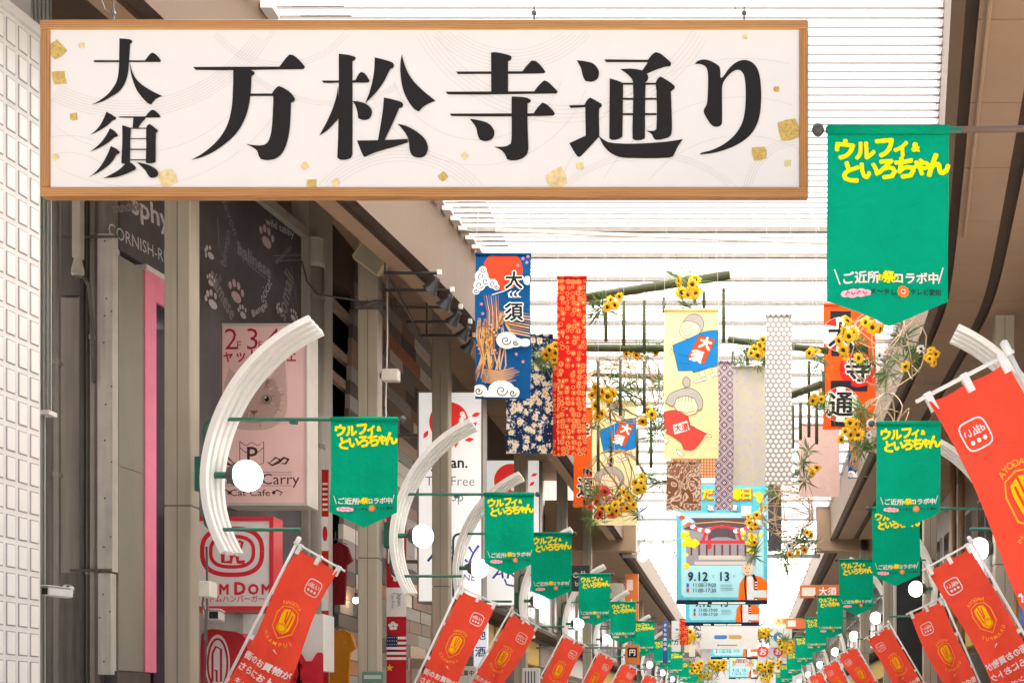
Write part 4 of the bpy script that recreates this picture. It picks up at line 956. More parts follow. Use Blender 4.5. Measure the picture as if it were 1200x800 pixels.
m_flag = cloth('flag red', hexc(250, 86, 64), .55); m_white = mk('white plastic rod', (.72, .71, .69), .4, .05, 6); m_crest = ink('crest yellow', hexc(255, 190, 0)); m_crest2 = ink('crest orange', hexc(240, 150, 10)); m_crest_t = ink('crest line', hexc(250, 170, 60))
m_whp = ink('white', (.75, .74, .73))
def make_flag(ph):
    w, h = .44, 1.62
    def fn(x, y, z):
        t = -z / h; return (x + .022 * math.sin(z * 4 + ph) * (.3 + t) * (x / w), y + .075 * math.sin(x * 9 + z * 2.6 + ph) * (.3 + t) * (x / w + .1) + .025 * math.sin(z * 5 + ph) + .018 * math.sin(x * 21 + z * 6 + ph) * (.2 + t), z)
    q = MB(m_flag); nx, nz = 16, 44
    q.add([(w * i / nx, 0, -h * j / nz - (.012 * math.sin(math.pi * ((i * 2.0 / nx) % 1)) if j == 0 else 0)) for j in range(nz + 1) for i in range(nx + 1)], [(j * (nx + 1) + i, (j + 1) * (nx + 1) + i, (j + 1) * (nx + 1) + i + 1, j * (nx + 1) + i + 1) for j in range(nz) for i in range(nx)]); q.warp(fn)
    prints = []
    for sg in (-1, 1):            # the ink shows on both faces of the thin cloth
        k = MB(m_whp); cxx, czz = w * .70, -.24; r_ = .072; P = []
        for i in range(33):
            a_ = 2 * math.pi * i / 32; c_, n_ = math.cos(a_), math.sin(a_); P.append((cxx + r_ * math.copysign(abs(c_) ** .5, c_), czz + r_ * math.copysign(abs(n_) ** .5, n_)))
        k.line(P, .008); k.text('d払い', cxx, czz + .018, .048, .02)
        for dx in (-.035, 0, .035): k.disc(cxx + dx, czz - .032, .012, None, 8)
        cc = (w * .48, -.64); hexp = [(-.095, .06), (-.07, .13), (.0, .155), (.07, .13), (.095, .06), (.085, -.07), (0, -.155), (-.085, -.07)]
        k.use(m_crest_t); k.line([(cc[0] + a_, cc[1] + b_) for a_, b_ in hexp + hexp[:1]], .009)
        k.use(m_crest); k.flat([(cc[0] + a_, cc[1] + b_) for a_, b_ in ((-.055, .06), (-.05, .11), (0, .13), (.0, -.11), (-.045, -.06))]); k.flat([(cc[0] + a_, cc[1] + b_) for a_, b_ in ((.012, .125), (.055, .10), (.06, .05), (.05, -.06), (.012, -.11))])
        k.use(m_crest2); k.disc(cc[0] - .01, cc[1] - .055, .045, None, 16); k.use(m_crest); k.disc(cc[0] - .01, cc[1] - .055, .026, None, 14); k.use(m_flag); k.line([(cc[0] - .02, cc[1] + .1), (cc[0] - .005, cc[1] + .0)], .012); k.line([(cc[0] + .035, cc[1] + .09), (cc[0] + .03, cc[1] - .04)], .012)
        k.use(m_crest_t)
        for s_, rad, a0_, a1_, flip in (('NAGOYA', .19, 118, 62, 1), ('GRAMPUS', .205, 228, 312, -1)):
            for i, c_ in enumerate(s_):
                a_ = a0_ + (a1_ - a0_) * i / (len(s_) - 1); k.text(c_, cc[0] + rad * math.cos(R(a_)) * .8, cc[1] + rad * math.sin(R(a_)), .047, .012, (a_ - 90) if flip > 0 else (a_ + 90))
        k.use(m_whp); k.line([(w * .52, -.90), (w * .60, -.925)], [.012, .003]); k.text('街のお買物が', w * .5, -1.06, .078, .03, 0, sx=.92); k.text('さらにおトク', w * .5, -1.17, .078, .03, 0, sx=.92); k.text('キャンペーン', w * .5, -1.30, .06, .02, 0); k.rect(w * .12, w * .88, -1.44, -1.40)
        if sg > 0: k.v = [(x, -y + 0, z) for x, y, z in k.v]; k.f = [f_[::-1] for f_ in k.f]
        k.v = [(x, y + sg * .0025, z) for x, y, z in k.v]; k.refine(.03); k.warp(fn); prints.append(k.mesh('print'))
    rod = MB(m_white); rod.tube([(-.06, 0, .03), (w + .05, 0, .03)], .010, 8); tabs = []
    for x in (.015, w * .5, w - .015): tb1 = MB(m_white); tb1.box(x - .018, x + .018, -.014, .014, -.05, .045); tabs.append(('tab', tb1.mesh('tab')))
    for z in (-.45, -.9, -1.35): tb1 = MB(m_white); tb1.box(-.03, .012, -.01, .01, z - .02, z + .02); tabs.append(('tab', tb1.mesh('tab')))
    pole = MB(m_white); pole.tube([(-.035, 0, .07), (-.035, 0, -2.1)], .014, 8); pole.lathe([(.001, .1), (.022, .09), (.022, .04), (.016, .02)], (-.035, 0, 0), 'z', 8)
    return [('cloth', q.mesh('cloth', True)), ('print', prints[0]), ('back_print', prints[1]), ('top_rod', rod.mesh('top_rod', True)), *tabs, ('pole', pole.mesh('pole', True))]
FLAGS = [make_flag(0), make_flag(1.7), make_flag(3.4)]

def place(parts, t):
    for nm, me in parts:
        o = bpy.data.objects.new(nm, me); COL.objects.link(o); o.parent = t
def unit(side, i, x, y, h, flagtilt=26, flag=True, fl=(.875, -.68), fs=1.0, lamp=True):
    word = 'left' if side > 0 else 'right'; pos = f'{ORD[i]} in the {word} row' if i else f'nearest in the {word} row'
    t = thing('arcade_lamp', f'white curved strip lamp with globe on green bracket, {pos}', 'lamp', (x, y, EYE + h), 0, 'arcade lamps') if lamp else thing('banner_pole', 'long green and brown pole reaching in from the right with a pennant', 'pole', (x, y, EYE + h))
    if lamp: place(LAMP[side], t)
    else:
        zt_ = AP(0, 491)[1]; q = MB(m_green); q.tube([(-AP(467, 0)[0], 0, zt_), (-AP(380, 0)[0], 0, zt_)], .017, 8); q.build('pole_tip', t, True)
        q = MB(mk('brown steel pole', (.16, .11, .08), .5, .1, 4)); q.tube([(-AP(380, 0)[0], 0, zt_), (.9, 0, zt_ + .03)], .017, 8); q.build('pole', t, True)
        q = MB(m_pillar); q.cbox(.8, 1.1, -.15, .15, -EYE - h, H_SOF - EYE - h, .01); q.build('post', t)
        q = MB(m_cup); q.sphere((-AP(472, 0)[0], 0, zt_), .032, 10, 7); q.build('pole_cap', t, True)
    bx = side * (AP(427, 0)[0]); t = thing('pennant_banner', f'green pennant with yellow lettering, {pos}', 'banner', (x + bx, y, EYE + h + AP(0, 491)[1]), side * rnd.uniform(-.05, .05), 'green pennants on the lamps')
    pe = PEN[(i + (side > 0)) % 4]; place([('cloth', pe[0]), ('print', pe[1]), ('sleeve', pe[2])], t)
    if flag:
        t = thing('slanted_flag', f'red football club flag on slanted white pole, {pos}', 'flag', (x + side * fl[0], y - .1, EYE + h + fl[1]), 0, 'slanted red flags'); t.scale = (fs * side, fs, fs)
        t.rotation_euler = (0, R(flagtilt + rnd.uniform(-5, 5)) * side, R(rnd.uniform(-14, 14))); place(FLAGS[i % 3], t)
LU = [(-4.87, 11.5, 2.26), (-4.31, 15.5, 2.31), (-4.30, 18.75, 2.32), (-4.32, 24.3, 2.38), (-4.33, 30, 2.4), (-4.33, 36, 2.44), (-4.33, 44, 2.45), (-4.33, 52, 2.5), (-4.33, 60, 2.5), (-4.33, 68, 2.5), (-4.33, 78, 2.5)]
for i, (x, y, h) in enumerate(LU): unit(1, i, x, y, h)
RU = [(2.13, 6.3, 2.44), (2.95, 12, 2.34), (3.31, 16.1, 2.24), (3.36, 22.5, 2.42), (3.36, 29.5, 2.5), (3.36, 35.5, 2.5), (3.36, 43, 2.5), (3.36, 52, 2.5), (3.36, 62, 2.5), (3.36, 72, 2.5)]
for i, (x, y, h) in enumerate(RU): unit(-1, i, x, y, h, 28, lamp=i > 0)

# ------------------------------------------------------------------ cloths hanging over the middle of the street
Y_, O_, RD = hexc(240, 195, 110), hexc(232, 150, 60), hexc(200, 30, 25)
def f_rings(M, ramp, mixc, tex, x, z):
    d_ = tex('ShaderNodeTexVoronoi', 15, 'Distance', Randomness=.5); return ramp(d_, [(0, hexc(232, 178, 104)), (.10, hexc(190, 22, 20)), (.25, hexc(234, 186, 112)), (.33, hexc(200, 40, 32)), (.46, hexc(232, 176, 100)), (.50, hexc(196, 34, 28))])
def f_floral(M, ramp, mixc, tex, x, z):
    d1 = tex('ShaderNodeTexVoronoi', 11, 'Distance', Randomness=.9); n_ = tex('ShaderNodeTexNoise', 40, 'Fac', Detail=3.0)
    a_ = M('ADD', d1, M('MULTIPLY', M('SUBTRACT', n_, .5), 1.1)); c1 = ramp(a_, [(0, hexc(226, 160, 70)), (.14, hexc(238, 226, 196)), (.44, hexc(130, 150, 175)), (.54, hexc(36, 50, 84))])
    d2 = tex('ShaderNodeTexVoronoi', 23, 'Distance', Randomness=1.0); f2 = ramp(d2, [(0, (1, 1, 1)), (.16, (0, 0, 0))]); return mixc(f2, c1, hexc(225, 225, 222))
def f_lattice(M, ramp, mixc, tex, x, z):
    u = M('MULTIPLY', M('ADD', x, z), 7.2); v = M('MULTIPLY', M('SUBTRACT', x, z), 7.2)
    fu = M('ABSOLUTE', M('SUBTRACT', M('FRACT', u), .5)); fv = M('ABSOLUTE', M('SUBTRACT', M('FRACT', v), .5))
    return ramp(M('MAXIMUM', fu, fv), [(0, hexc(96, 66, 104)), (.07, hexc(238, 226, 232)), (.17, hexc(84, 55, 96)), (.31, hexc(236, 226, 230)), (.36, hexc(84, 55, 96)), (.44, hexc(225, 210, 218))])
def f_dots(M, ramp, mixc, tex, x, z):
    def grid(dx, dz_):
        fu = M('SUBTRACT', M('FRACT', M('ADD', M('MULTIPLY', x, 15.5), dx)), .5); fv = M('SUBTRACT', M('FRACT', M('ADD', M('MULTIPLY', z, 9.0), dz_)), .5)
        return M('SQRT', M('ADD', M('MULTIPLY', M('MULTIPLY', fu, fu), 1.0), M('MULTIPLY', M('MULTIPLY', fv, fv), 2.9)))
    return ramp(M('MINIMUM', grid(0, 0), grid(.5, .5)), [(0, hexc(242, 240, 236)), (.34, hexc(165, 161, 157))])
def f_grey(M, ramp, mixc, tex, x, z):
    n_ = tex('ShaderNodeTexNoise', 9, 'Fac', Detail=6.0); c1 = ramp(n_, [(0, hexc(196, 192, 186)), (.45, hexc(206, 202, 198)), (.56, hexc(214, 206, 176)), (.62, hexc(202, 198, 204))], 'LINEAR')
    d_ = tex('ShaderNodeTexVoronoi', 9, 'Distance', Randomness=1.0); return mixc(ramp(d_, [(0, (1, 1, 1)), (.07, (0, 0, 0))]), c1, hexc(205, 150, 110))
def f_cloud(M, ramp, mixc, tex, x, z):
    n_ = tex('ShaderNodeTexNoise', 5, 'Fac', Detail=3.0, Distortion=1.5); return ramp(n_, [(0, hexc(140, 95, 70)), (.44, hexc(228, 208, 188)), (.50, hexc(160, 112, 88)), (.56, hexc(232, 214, 196)), (.61, hexc(150, 104, 80))])
def f_check(M, ramp, mixc, tex, x, z):
    d_ = tex('ShaderNodeTexVoronoi', 26, 'Distance', Randomness=.0); return ramp(d_, [(0, hexc(236, 214, 180)), (.33, hexc(226, 130, 80)), (.55, hexc(200, 160, 80))])
FAB = {k_: fabric_nodes('fabric ' + k_, fn, .35) for k_, fn in dict(rings=f_rings, floral=f_floral, lattice=f_lattice, dots=f_dots, grey=f_grey, cloud=f_cloud, check=f_check).items()}
m_bamboo = mk('dark green bamboo', (.055, .065, .022), .4, .3, 4, streak=.3); m_bnode = mk('bamboo node', (.10, .09, .05), .6, .2, 5); m_string = mk('hanging string', (.5, .48, .44), .8, .05, 5)

def hang_cloth(name, label, px0, px1, py0, py1, dd, mat_, wav=.012, ph=0.0, top_rod=True, cat_='cloth', grp='patterned cloths hanging over the street', mid=None):
    p = W((px0 + px1) / 2, py0, dd); w = (px1 - px0) * dd / F; h = (py1 - py0) * dd / F
    t = thing(name, label, cat_, p, 0, grp); nx, nz = 10, 24
    fn = lambda x, y, z: (x + .004 * math.sin(z * 5 + ph), y + wav * math.sin(x * 2 * math.pi / w * 1.3 + ph + z * .7) * (.15 + min(1, -z / h)) + .01 * math.sin(z * 3 + ph), z)
    q = MB(mat_); q.add([(-w / 2 + w * i / nx, 0, -h * j / nz) for j in range(nz + 1) for i in range(nx + 1)], [(j * (nx + 1) + i, (j + 1) * (nx + 1) + i, (j + 1) * (nx + 1) + i + 1, j * (nx + 1) + i + 1) for j in range(nz) for i in range(nx)])
    q.warp(fn); q.build('cloth', t, True)
    q = MB(mat_); q.tube([(-w / 2, 0, 0), (w / 2, 0, 0)], .018, 8); q.build('sleeve', t, True)
    for x in (-w / 2, w / 2): q = MB(m_string); q.tube([(x, 0, .01), (x * .9, .02, H_ROOF - p.z - .02)], .0025, 4); q.build('string', t)
    return t, w, h, fn
hang_cloth('patterned_cloth', 'tall red and yellow ring patterned cloth strip, front one of the pair', 653, 687.5, 325, 533, 15.4, FAB['rings'], .01, .5)
hang_cloth('patterned_cloth', 'red and yellow ring patterned cloth strip half hidden behind its twin', 646, 662, 398, 534, 16.6, FAB['rings'], .01, 1.5)
hang_cloth('patterned_cloth', 'navy cloth with cream flowers behind the blue picture banner', 593, 648, 393, 531, 16.4, FAB['floral'], .015, .9)
hang_cloth('patterned_cloth', 'narrow purple and white diamond lattice cloth strip', 838, 859.5, 424, 597, 15.5, FAB['lattice'], .008, .2)
hang_cloth('patterned_cloth', 'pale grey cloth with faint flowers between the lattice and dotted strips', 859, 901, 430, 569, 15.9, FAB['grey'], .02, 1.9)
hang_cloth('patterned_cloth', 'tall grey cloth strip with white honeycomb dots', 897, 928, 369, 567, 15.2, FAB['dots'], .01, 2.8)
hang_cloth('patterned_cloth', 'short cloth with brown and cream cloud pattern', 781, 822, 541, 598, 16.0, FAB['cloud'], .02, .7)
hang_cloth('patterned_cloth', 'orange and cream checked cloth peeking below the cream banner', 786, 846, 533, 560, 16.6, FAB['check'], .01, .3)
hang_cloth('plain_cloth', 'pale pink plain cloth hanging on the right behind the bamboo', 936, 984, 497, 582, 21, cloth('pale pink', (.66, .46, .42), .4), .01, .8)

# blue picture banner with red sun, golden fish, waves
def blue_banner(px0, px1, py0, py1, dd, label):
    t, w, h, fn = hang_cloth('picture_banner', label, px0, px1, py0, py1, dd, cloth('deep blue', hexc(22, 84, 140), .3), .006, 1.1, cat_='banner', grp=None)
    def Q(a_, b_): return (-w / 2 + w * (a_ - 23) / 278, -h * (b_ - 40) / 725)      # from a magnified view of it
    k = MB(ink('banner sun', hexc(238, 66, 34)))
    k.flat([Q(160 + 100 * math.cos(R(a_)), 120 + 100 * math.sin(R(a_)) * 1.0) for a_ in range(-50, 231, 10)], -.003)
    navy = ink('banner navy', hexc(20, 50, 100)); gold = ink('banner gold', hexc(222, 168, 92)); wht = ink('banner white', hexc(238, 238, 232)); dk = ink('banner dark', hexc(30, 32, 36)); brn = ink('banner brown', hexc(150, 105, 75)); tan = ink('banner tan', hexc(200, 165, 130))
    def scroll(cx_, cy_, r_, turns=1.4, wpx=5, mm=navy, start=0):
        k.use(mm); k.line([Q(cx_ + r_ * (1 - i / 20) * math.cos(R(start + i * 18 * turns)), cy_ + r_ * (1 - i / 20) * math.sin(R(start + i * 18 * turns))) for i in range(20)], wpx * w / 278, -.003)
    for (cx_, cy_, r_) in ((55, 150, 34), (45, 195, 30), (75, 175, 25), (112, 188, 24), (60, 120, 20), (130, 205, 16), (30, 225, 18)): k.use(wht); k.disc(*Q(cx_, cy_), r_ * w / 278, None, 18, -.003); scroll(cx_, cy_, r_ * .7)
    k.use(wht); k.line([Q(110, 245), Q(170, 225), Q(215, 205)], 4 * w / 278, -.003)
    rx = random.Random(4)
    for i in range(26):     # sweeping tail and fins
        x_ = rx.uniform(40, 170); k.use((gold, gold, brn, tan)[i % 4]); y0_ = rx.uniform(360, 420); k.line([Q(x_, y0_), Q(x_ + rx.uniform(-18, 18), y0_ + 90), Q(x_ + rx.uniform(-25, 25), y0_ + 190), Q(x_ + rx.uniform(-35, 35), min(y0_ + 280, 690))], [w / 278 * v_ for v_ in (2, 6, 6, 2)], -.003)
    for i in range(9): k.use((brn, tan, gold)[i % 3]); k.line([Q(120 + i * 8, 420 - i * 5), Q(150 + i * 4, 330 + i * 9), Q(200, 330 + i * 13), Q(300, 345 + i * 14)], [w / 278 * v_ for v_ in (3, 7, 8, 5)], -.003)
    for i in range(7): k.use((brn, tan)[i % 2]); k.line([Q(85 + i * 10, 420), Q(88 + i * 9, 330), Q(70 + i * 12, 250)], [w / 278 * v_ for v_ in (6, 5, 2)], -.003)
    for i in range(60): k.use((gold, brn)[i % 2]); k.disc(*Q(95 + rx.gauss(0, 28), 480 + rx.gauss(0, 50)), rx.uniform(4, 7) * w / 278, None, 6, -.003)
    for i in range(14): k.use((brn, tan)[i % 2]); y_ = 620 + i * 5; k.line([Q(60, y_), Q(140, y_ + 12), Q(210 + rx.uniform(0, 40), y_ - 8)], [w / 278 * v_ for v_ in (2, 6, 2)], -.003)
    for (cx_, cy_, rx_, ry_) in ((185, 480, 52, 42), (225, 490, 40, 24), (275, 492, 30, 20), (50, 730, 38, 30), (160, 725, 65, 45), (215, 740, 35, 30), (105, 750, 40, 22), (290, 180, 20, 22)): k.use(wht); k.flat([Q(max(24, min(300, cx_ + rx_ * math.cos(R(a_)))), min(763, cy_ + ry_ * math.sin(R(a_)))) for a_ in range(0, 360, 15)], -.003)
    for (cx_, cy_, r_) in ((180, 480, 26), (160, 730, 30), (45, 732, 20), (215, 742, 18), (228, 492, 14)): scroll(cx_, cy_, r_, 1.5, 5, dk)
    k.use(wht); k.text('大', *Q(222, 178), w * .33, .085, y=-.003); k.text('須', *Q(222, 338), w * .34, .085, y=-.003); k.use(dk); k.text('大', *Q(222, 178), w * .33, .03, y=-.003); k.text('須', *Q(222, 338), w * .34, .03, y=-.003)
    k.use(wht)
    for dx in (0, 22, 44): k.line([Q(212 + dx, 232), Q(196 + dx, 245), Q(200 + dx, 262), Q(216 + dx, 265)], [w / 278 * v_ for v_ in (3, 8, 8, 3)], -.003)
    k.use(ink('banner pink', hexc(214, 120, 130)))
    for (a_, b_) in ((62, 300), (68, 348), (265, 70), (290, 60), (240, 105), (266, 588), (232, 550), (285, 90)): k.disc(*Q(a_, b_), 8 * w / 278, None, 5, -.003)
    k.refine(.03); k.warp(fn); k.build('print', t)
blue_banner(557, 622, 298, 467, 14.9, 'deep blue picture banner with red sun and golden fish hanging at the left')
blue_banner(994, 1029, 470, 560, 26.5, 'deep blue picture banner with white waves half hidden behind flowers on the right')

# cream banner with two cartoon children
def cream_banner(px0, px1, py0, py1, dd, label):
    t, w, h, fn = hang_cloth('picture_banner', label, px0, px1, py0, py1, dd, cloth('cream', hexc(240, 226, 170), .3), .008, 2.2, cat_='banner', grp=None)
    def Q(a_, b_): return (-w / 2 + w * (a_ - 32) / 270, -h * (b_ - 32) / 728)
    k = MB(ink('outline', (.03, .025, .02))); OL = k.mats[0]; u = w / 270
    blue, red, skin, grey, wh, rd2 = ink('coat blue', hexc(20, 120, 190)), ink('coat red', hexc(222, 70, 62)), ink('skin', hexc(246, 214, 176)), ink('hair grey', hexc(172, 168, 162)), ink('coat white', hexc(240, 236, 226)), ink('patch red', hexc(226, 74, 40))
    def shape(s, mm, lw=2.6, c=50):
        P = smooth_poly([Q(a_, b_) for a_, b_ in pts(s)], c, 3); k.use(mm); k.flat(P, -.003); k.use(OL); k.line(P + P[:1], lw * u, -.003)
    shape('150,60 190,52 222,75 226,115 215,140 195,110 150,85 120,95', grey); shape('118,95 150,85 195,100 215,130 195,160 160,172 125,165 108,140', skin); shape('118,128 132,122 138,134 126,142', skin, 2); k.use(OL); k.line([Q(125, 158), Q(150, 158), Q(168, 140)], 2.5 * u, -.003); k.line([Q(150, 118), Q(160, 112), Q(170, 118)], 2 * u, -.003)
    shape('75,205 180,160 225,140 298,130 298,305 180,340 172,328 105,332', blue); shape('205,155 285,178 232,300 150,265', rd2, 2); k.use(wh); k.text('大', *Q(238, 195), 62 * u, .05, -18, y=-.003); k.text('須', *Q(195, 258), 62 * u, .05, -18, y=-.003)
    shape('205,335 232,328 240,360 215,368', skin, 2); shape('270,318 296,310 298,345 275,355', skin, 2); shape('175,385 245,360 248,375 185,392', wh, 2); shape('262,350 298,340 298,355 270,362', wh, 2); shape('70,220 62,240 72,258 80,240', skin, 2)
    shape('145,358 165,375 162,405 142,415 128,395 130,370', grey); shape('40,490 60,450 110,425 160,415 205,440 225,480 220,520 195,530 160,470 100,470 75,510', grey); shape('82,505 95,470 140,455 185,470 200,510 190,540 150,552 105,540', skin); k.use(OL)
    for dx in range(5): k.line([Q(108 + dx * 16, 458), Q(104 + dx * 16, 486)], 2.2 * u, -.003)
    k.line([Q(108, 528), Q(140, 540), Q(180, 528)], 2.5 * u, -.003)
    shape('33,535 90,528 150,555 160,600 240,640 180,715 130,718 120,685 40,635 60,610 33,620', red); k.use(wh); k.flat([Q(75, 600), Q(145, 578), Q(158, 622), Q(85, 645)], -.003); k.use(red); k.text('大須', *Q(117, 611), 40 * u, .045, 10, sx=.85, y=-.003)
    shape('240,640 262,645 268,660 240,658', skin, 2); shape('33,660 58,672 45,690 33,688', wh, 2); shape('95,715 128,738 122,752 100,738', wh, 2); k.use(OL); k.line([Q(160, 600), Q(185, 610)], 2.2 * u, -.003); k.line([Q(105, 250), Q(160, 262)], 2 * u, -.003); k.line([Q(110, 290), Q(160, 300)], 2 * u, -.003)
    k.refine(.03); k.warp(fn); k.build('print', t)
cream_banner(778, 842, 363, 537, 15.0, 'cream picture banner with two drawn children in blue and red coats')
cream_banner(694, 746, 470, 615, 20.5, 'cream picture banner behind the left vine balls')

# orange lantern banners
def lantern_banner(px0, px1, py0, py1, dd, label, chars):
    t, w, h, fn = hang_cloth('picture_banner', label, px0, px1, py0, py1, dd, cloth('lantern orange', hexc(232, 92, 36), .3), .008, .4, cat_='banner', grp=None); n = len(chars)
    k = MB(ink('lantern red', hexc(214, 40, 36))); lr, lw_, ld = k.mats[0], ink('lantern white', hexc(240, 232, 222)), ink('lantern dark', hexc(40, 38, 46))
    for i, c_ in enumerate(chars):
        x = w * (-.17 if i % 2 == 0 else .16); z = -h * (.24 + .56 * i / max(1, n - 1)) if n > 1 else -h * .62; rx_ = w * .36; rz_ = h * .14 if n > 1 else h * .30
        k.use(ld); k.rect(x - rx_ * .55, x + rx_ * .55, z + rz_ * .8, z + rz_ * 1.35, -.003); k.rect(x - rx_ * .5, x + rx_ * .5, z - rz_ * 1.25, z - rz_ * .8, -.003)
        k.use(lr if i % 2 else lw_); k.disc(x, z, rx_, rz_, 26, -.003)
        if i % 2 == 0:
            k.use(lr)
            for a0_, a1_ in ((35, 75), (-75, -35), (105, 145), (215, 255)): k.flat([(x + rx_ * .98 * math.cos(R(a_)), z + rz_ * .98 * math.sin(R(a_))) for a_ in range(a0_, a1_ + 1, 8)] + [(x + rx_ * .35 * math.cos(R((a0_ + a1_) / 2)), z + rz_ * .55 * math.sin(R((a0_ + a1_) / 2)))], -.003)
        k.use(lw_); k.text(c_, x, z, rz_ * 1.5, .08, y=-.003); k.use(ld); k.text(c_, x, z, rz_ * 1.5, .025, y=-.003)
    k.refine(.03); k.warp(fn); k.build('print', t)
lantern_banner(965, 1026, 357, 503, 17.5, 'orange banner with three painted paper lanterns behind the flowers on the right', '大寺通')
lantern_banner(672, 697, 478, 594, 21.5, 'narrow orange banner with painted lanterns behind the red ring cloth', '寺通')

# ------------------------------------------------------------------ event posters down the middle of the street
def poster(px0, px1, py0, py1, dd, label):
    p = W((px0 + px1) / 2, py1, dd); w = (px1 - px0) * dd / F; h = (py1 - py0) * dd / F; t = thing('event_poster', label, 'poster', p, 0, 'event posters hung over the street'); u = w / 450
    k = MB(cloth('poster aqua', hexc(108, 208, 222), .3)); k.box(-w / 2, w / 2, 0, .012, 0, h); k.build('board', t)
    def Q(a_, b_): return ((a_ - 275) * u, (662 - b_) * u)
    k = MB(ink('poster pale aqua', hexc(170, 226, 236))); k.step = .00015
    k.flat([Q(75, 210), Q(480, 210), Q(480, 610), Q(465, 625), Q(90, 625), Q(75, 610)])
    k.use(ink('poster shrine grey', hexc(150, 150, 158))); k.flat([Q(78, 275), Q(200, 235), Q(360, 235), Q(480, 275), Q(460, 300), Q(440, 470), Q(100, 470), Q(95, 300)])
    k.use(ink('poster roof', hexc(92, 76, 84))); k.flat([Q(75, 290), Q(180, 255), Q(275, 245), Q(380, 255), Q(480, 290), Q(420, 295), Q(275, 270), Q(130, 295)]); k.flat([Q(120, 235), Q(430, 235), Q(400, 262), Q(150, 262)])
    k.use(ink('poster shrine red', hexc(206, 60, 70))); k.line([Q(180, 350), Q(200, 300), Q(240, 280), Q(310, 280), Q(350, 300), Q(372, 350)], 16 * u); k.rect(Q(165, 0)[0], Q(390, 0)[0], Q(0, 362)[1], Q(0, 346)[1]); k.rect(Q(205, 0)[0], Q(222, 0)[0], Q(0, 380)[1], Q(0, 300)[1]); k.disc(*Q(212, 375), 14 * u)
    k.use(ink('poster hall', hexc(205, 200, 190))); k.rect(Q(160, 0)[0], Q(390, 0)[0], Q(0, 440)[1], Q(0, 420)[1]); k.rect(Q(140, 0)[0], Q(410, 0)[0], Q(0, 466)[1], Q(0, 450)[1])
    k.use(ink('poster beam', hexc(120, 60, 58)))
    for a_ in range(120, 431, 38): k.rect(Q(a_, 0)[0], Q(a_ + 9, 0)[0], Q(0, 420)[1], Q(0, 366)[1])
    k.use(ink('poster gold', hexc(214, 170, 90))); k.line([Q(150, 262), Q(275, 252), Q(400, 262)], 5 * u); k.disc(*Q(275, 312), 15 * u); k.use(ink('poster roof', hexc(92, 76, 84))); k.flat([Q(215, 300), Q(245, 284), Q(305, 284), Q(335, 300), Q(345, 342), Q(300, 330), Q(250, 330), Q(205, 342)])
    yl_ = ink('poster yellow', hexc(255, 220, 40)); k.use(yl_); rx = random.Random(9)
    for cx_, cy_, n_, s_ in ((110, 350, 26, 34), (462, 150, 14, 16), (420, 350, 18, 26)):
        for i in range(n_):
            a_, b_, r_, o_ = cx_ + rx.gauss(0, s_ * .7), cy_ + rx.gauss(0, s_ * 1.1), rx.uniform(8, 16), rx.uniform(0, 360); a_ = max(82, min(474, a_)); k.flat([Q(a_ + r_ * math.cos(R(o_ + q_)), b_ + r_ * math.sin(R(o_ + q_))) for q_ in (0, 60, 110, 180, 250, 300)])
    pw, pr = ink('poster white', hexc(244, 240, 236)), ink('poster rope red', hexc(220, 90, 90))
    for P0, P1 in (((60, 215), (205, 300)), ((345, 300), (480, 215))):
        for i in range(9): tt = i / 8; k.use((pw, pr)[i % 2]); k.disc(*Q(P0[0] + (P1[0] - P0[0]) * tt, P0[1] + (P1[1] - P0[1]) * tt + 22 * math.sin(math.pi * tt)), 15 * u, 11 * u, 10)
    k.build('picture_print', t)
    k = MB(ink('poster title', hexc(255, 200, 0))); k.lay = 60; tb_ = ink('poster red', hexc(200, 50, 50))
    for s, a_, b_ in (('だ', 205, 118), ('縁', 345, 118), ('日', 398, 118)): k.use(tb_); k.text(s, *Q(a_ + 3, b_ + 4), 62 * u, .06); k.use(ink('poster title', hexc(255, 200, 0))); k.text(s, *Q(a_, b_), 60 * u, .045)
    k.use(ink('poster navy', hexc(30, 50, 84))); k.text('秋', *Q(220, 186), 36 * u, .07); k.text('東', *Q(335, 186), 36 * u, .07); k.use(pw); k.text('秋', *Q(220, 186), 34 * u, .03); k.text('東', *Q(335, 186), 34 * u, .03); k.use(ink('poster pinkbox', hexc(244, 210, 214))); k.rect(Q(370, 0)[0], Q(420, 0)[0], Q(0, 226)[1], Q(0, 178)[1])
    nv = ink('poster navy', hexc(30, 50, 84)); k.use(nv); k.text('9.12', *Q(157, 524), 62 * u, .02, sx=.95); k.text('13', *Q(285, 524), 62 * u, .02, sx=.95); k.text('土', *Q(232, 522), 14 * u); k.text('11:00-19:00', *Q(188, 566), 26 * u, .012, sx=.95); k.text('11:00-17:30', *Q(188, 592), 26 * u, .012, sx=.95)
    k.use(tb_); k.text('日', *Q(335, 522), 14 * u); k.rect(Q(101, 0)[0], Q(113, 0)[0], Q(0, 600)[1], Q(0, 583)[1]); k.use(ink('poster blue', hexc(40, 110, 190))); k.rect(Q(101, 0)[0], Q(113, 0)[0], Q(0, 575)[1], Q(0, 558)[1])
    k.use(ink('poster grey', hexc(110, 140, 155)))
    for b_ in (566, 574, 582, 590): k.line([Q(268, b_), Q(268 + rx.uniform(50, 84), b_)], 2.5 * u)
    k.build('lettering', t)
    k = MB(ink('poster skin', hexc(240, 200, 170))); k.lay = 100      # printed figure in an orange festival coat
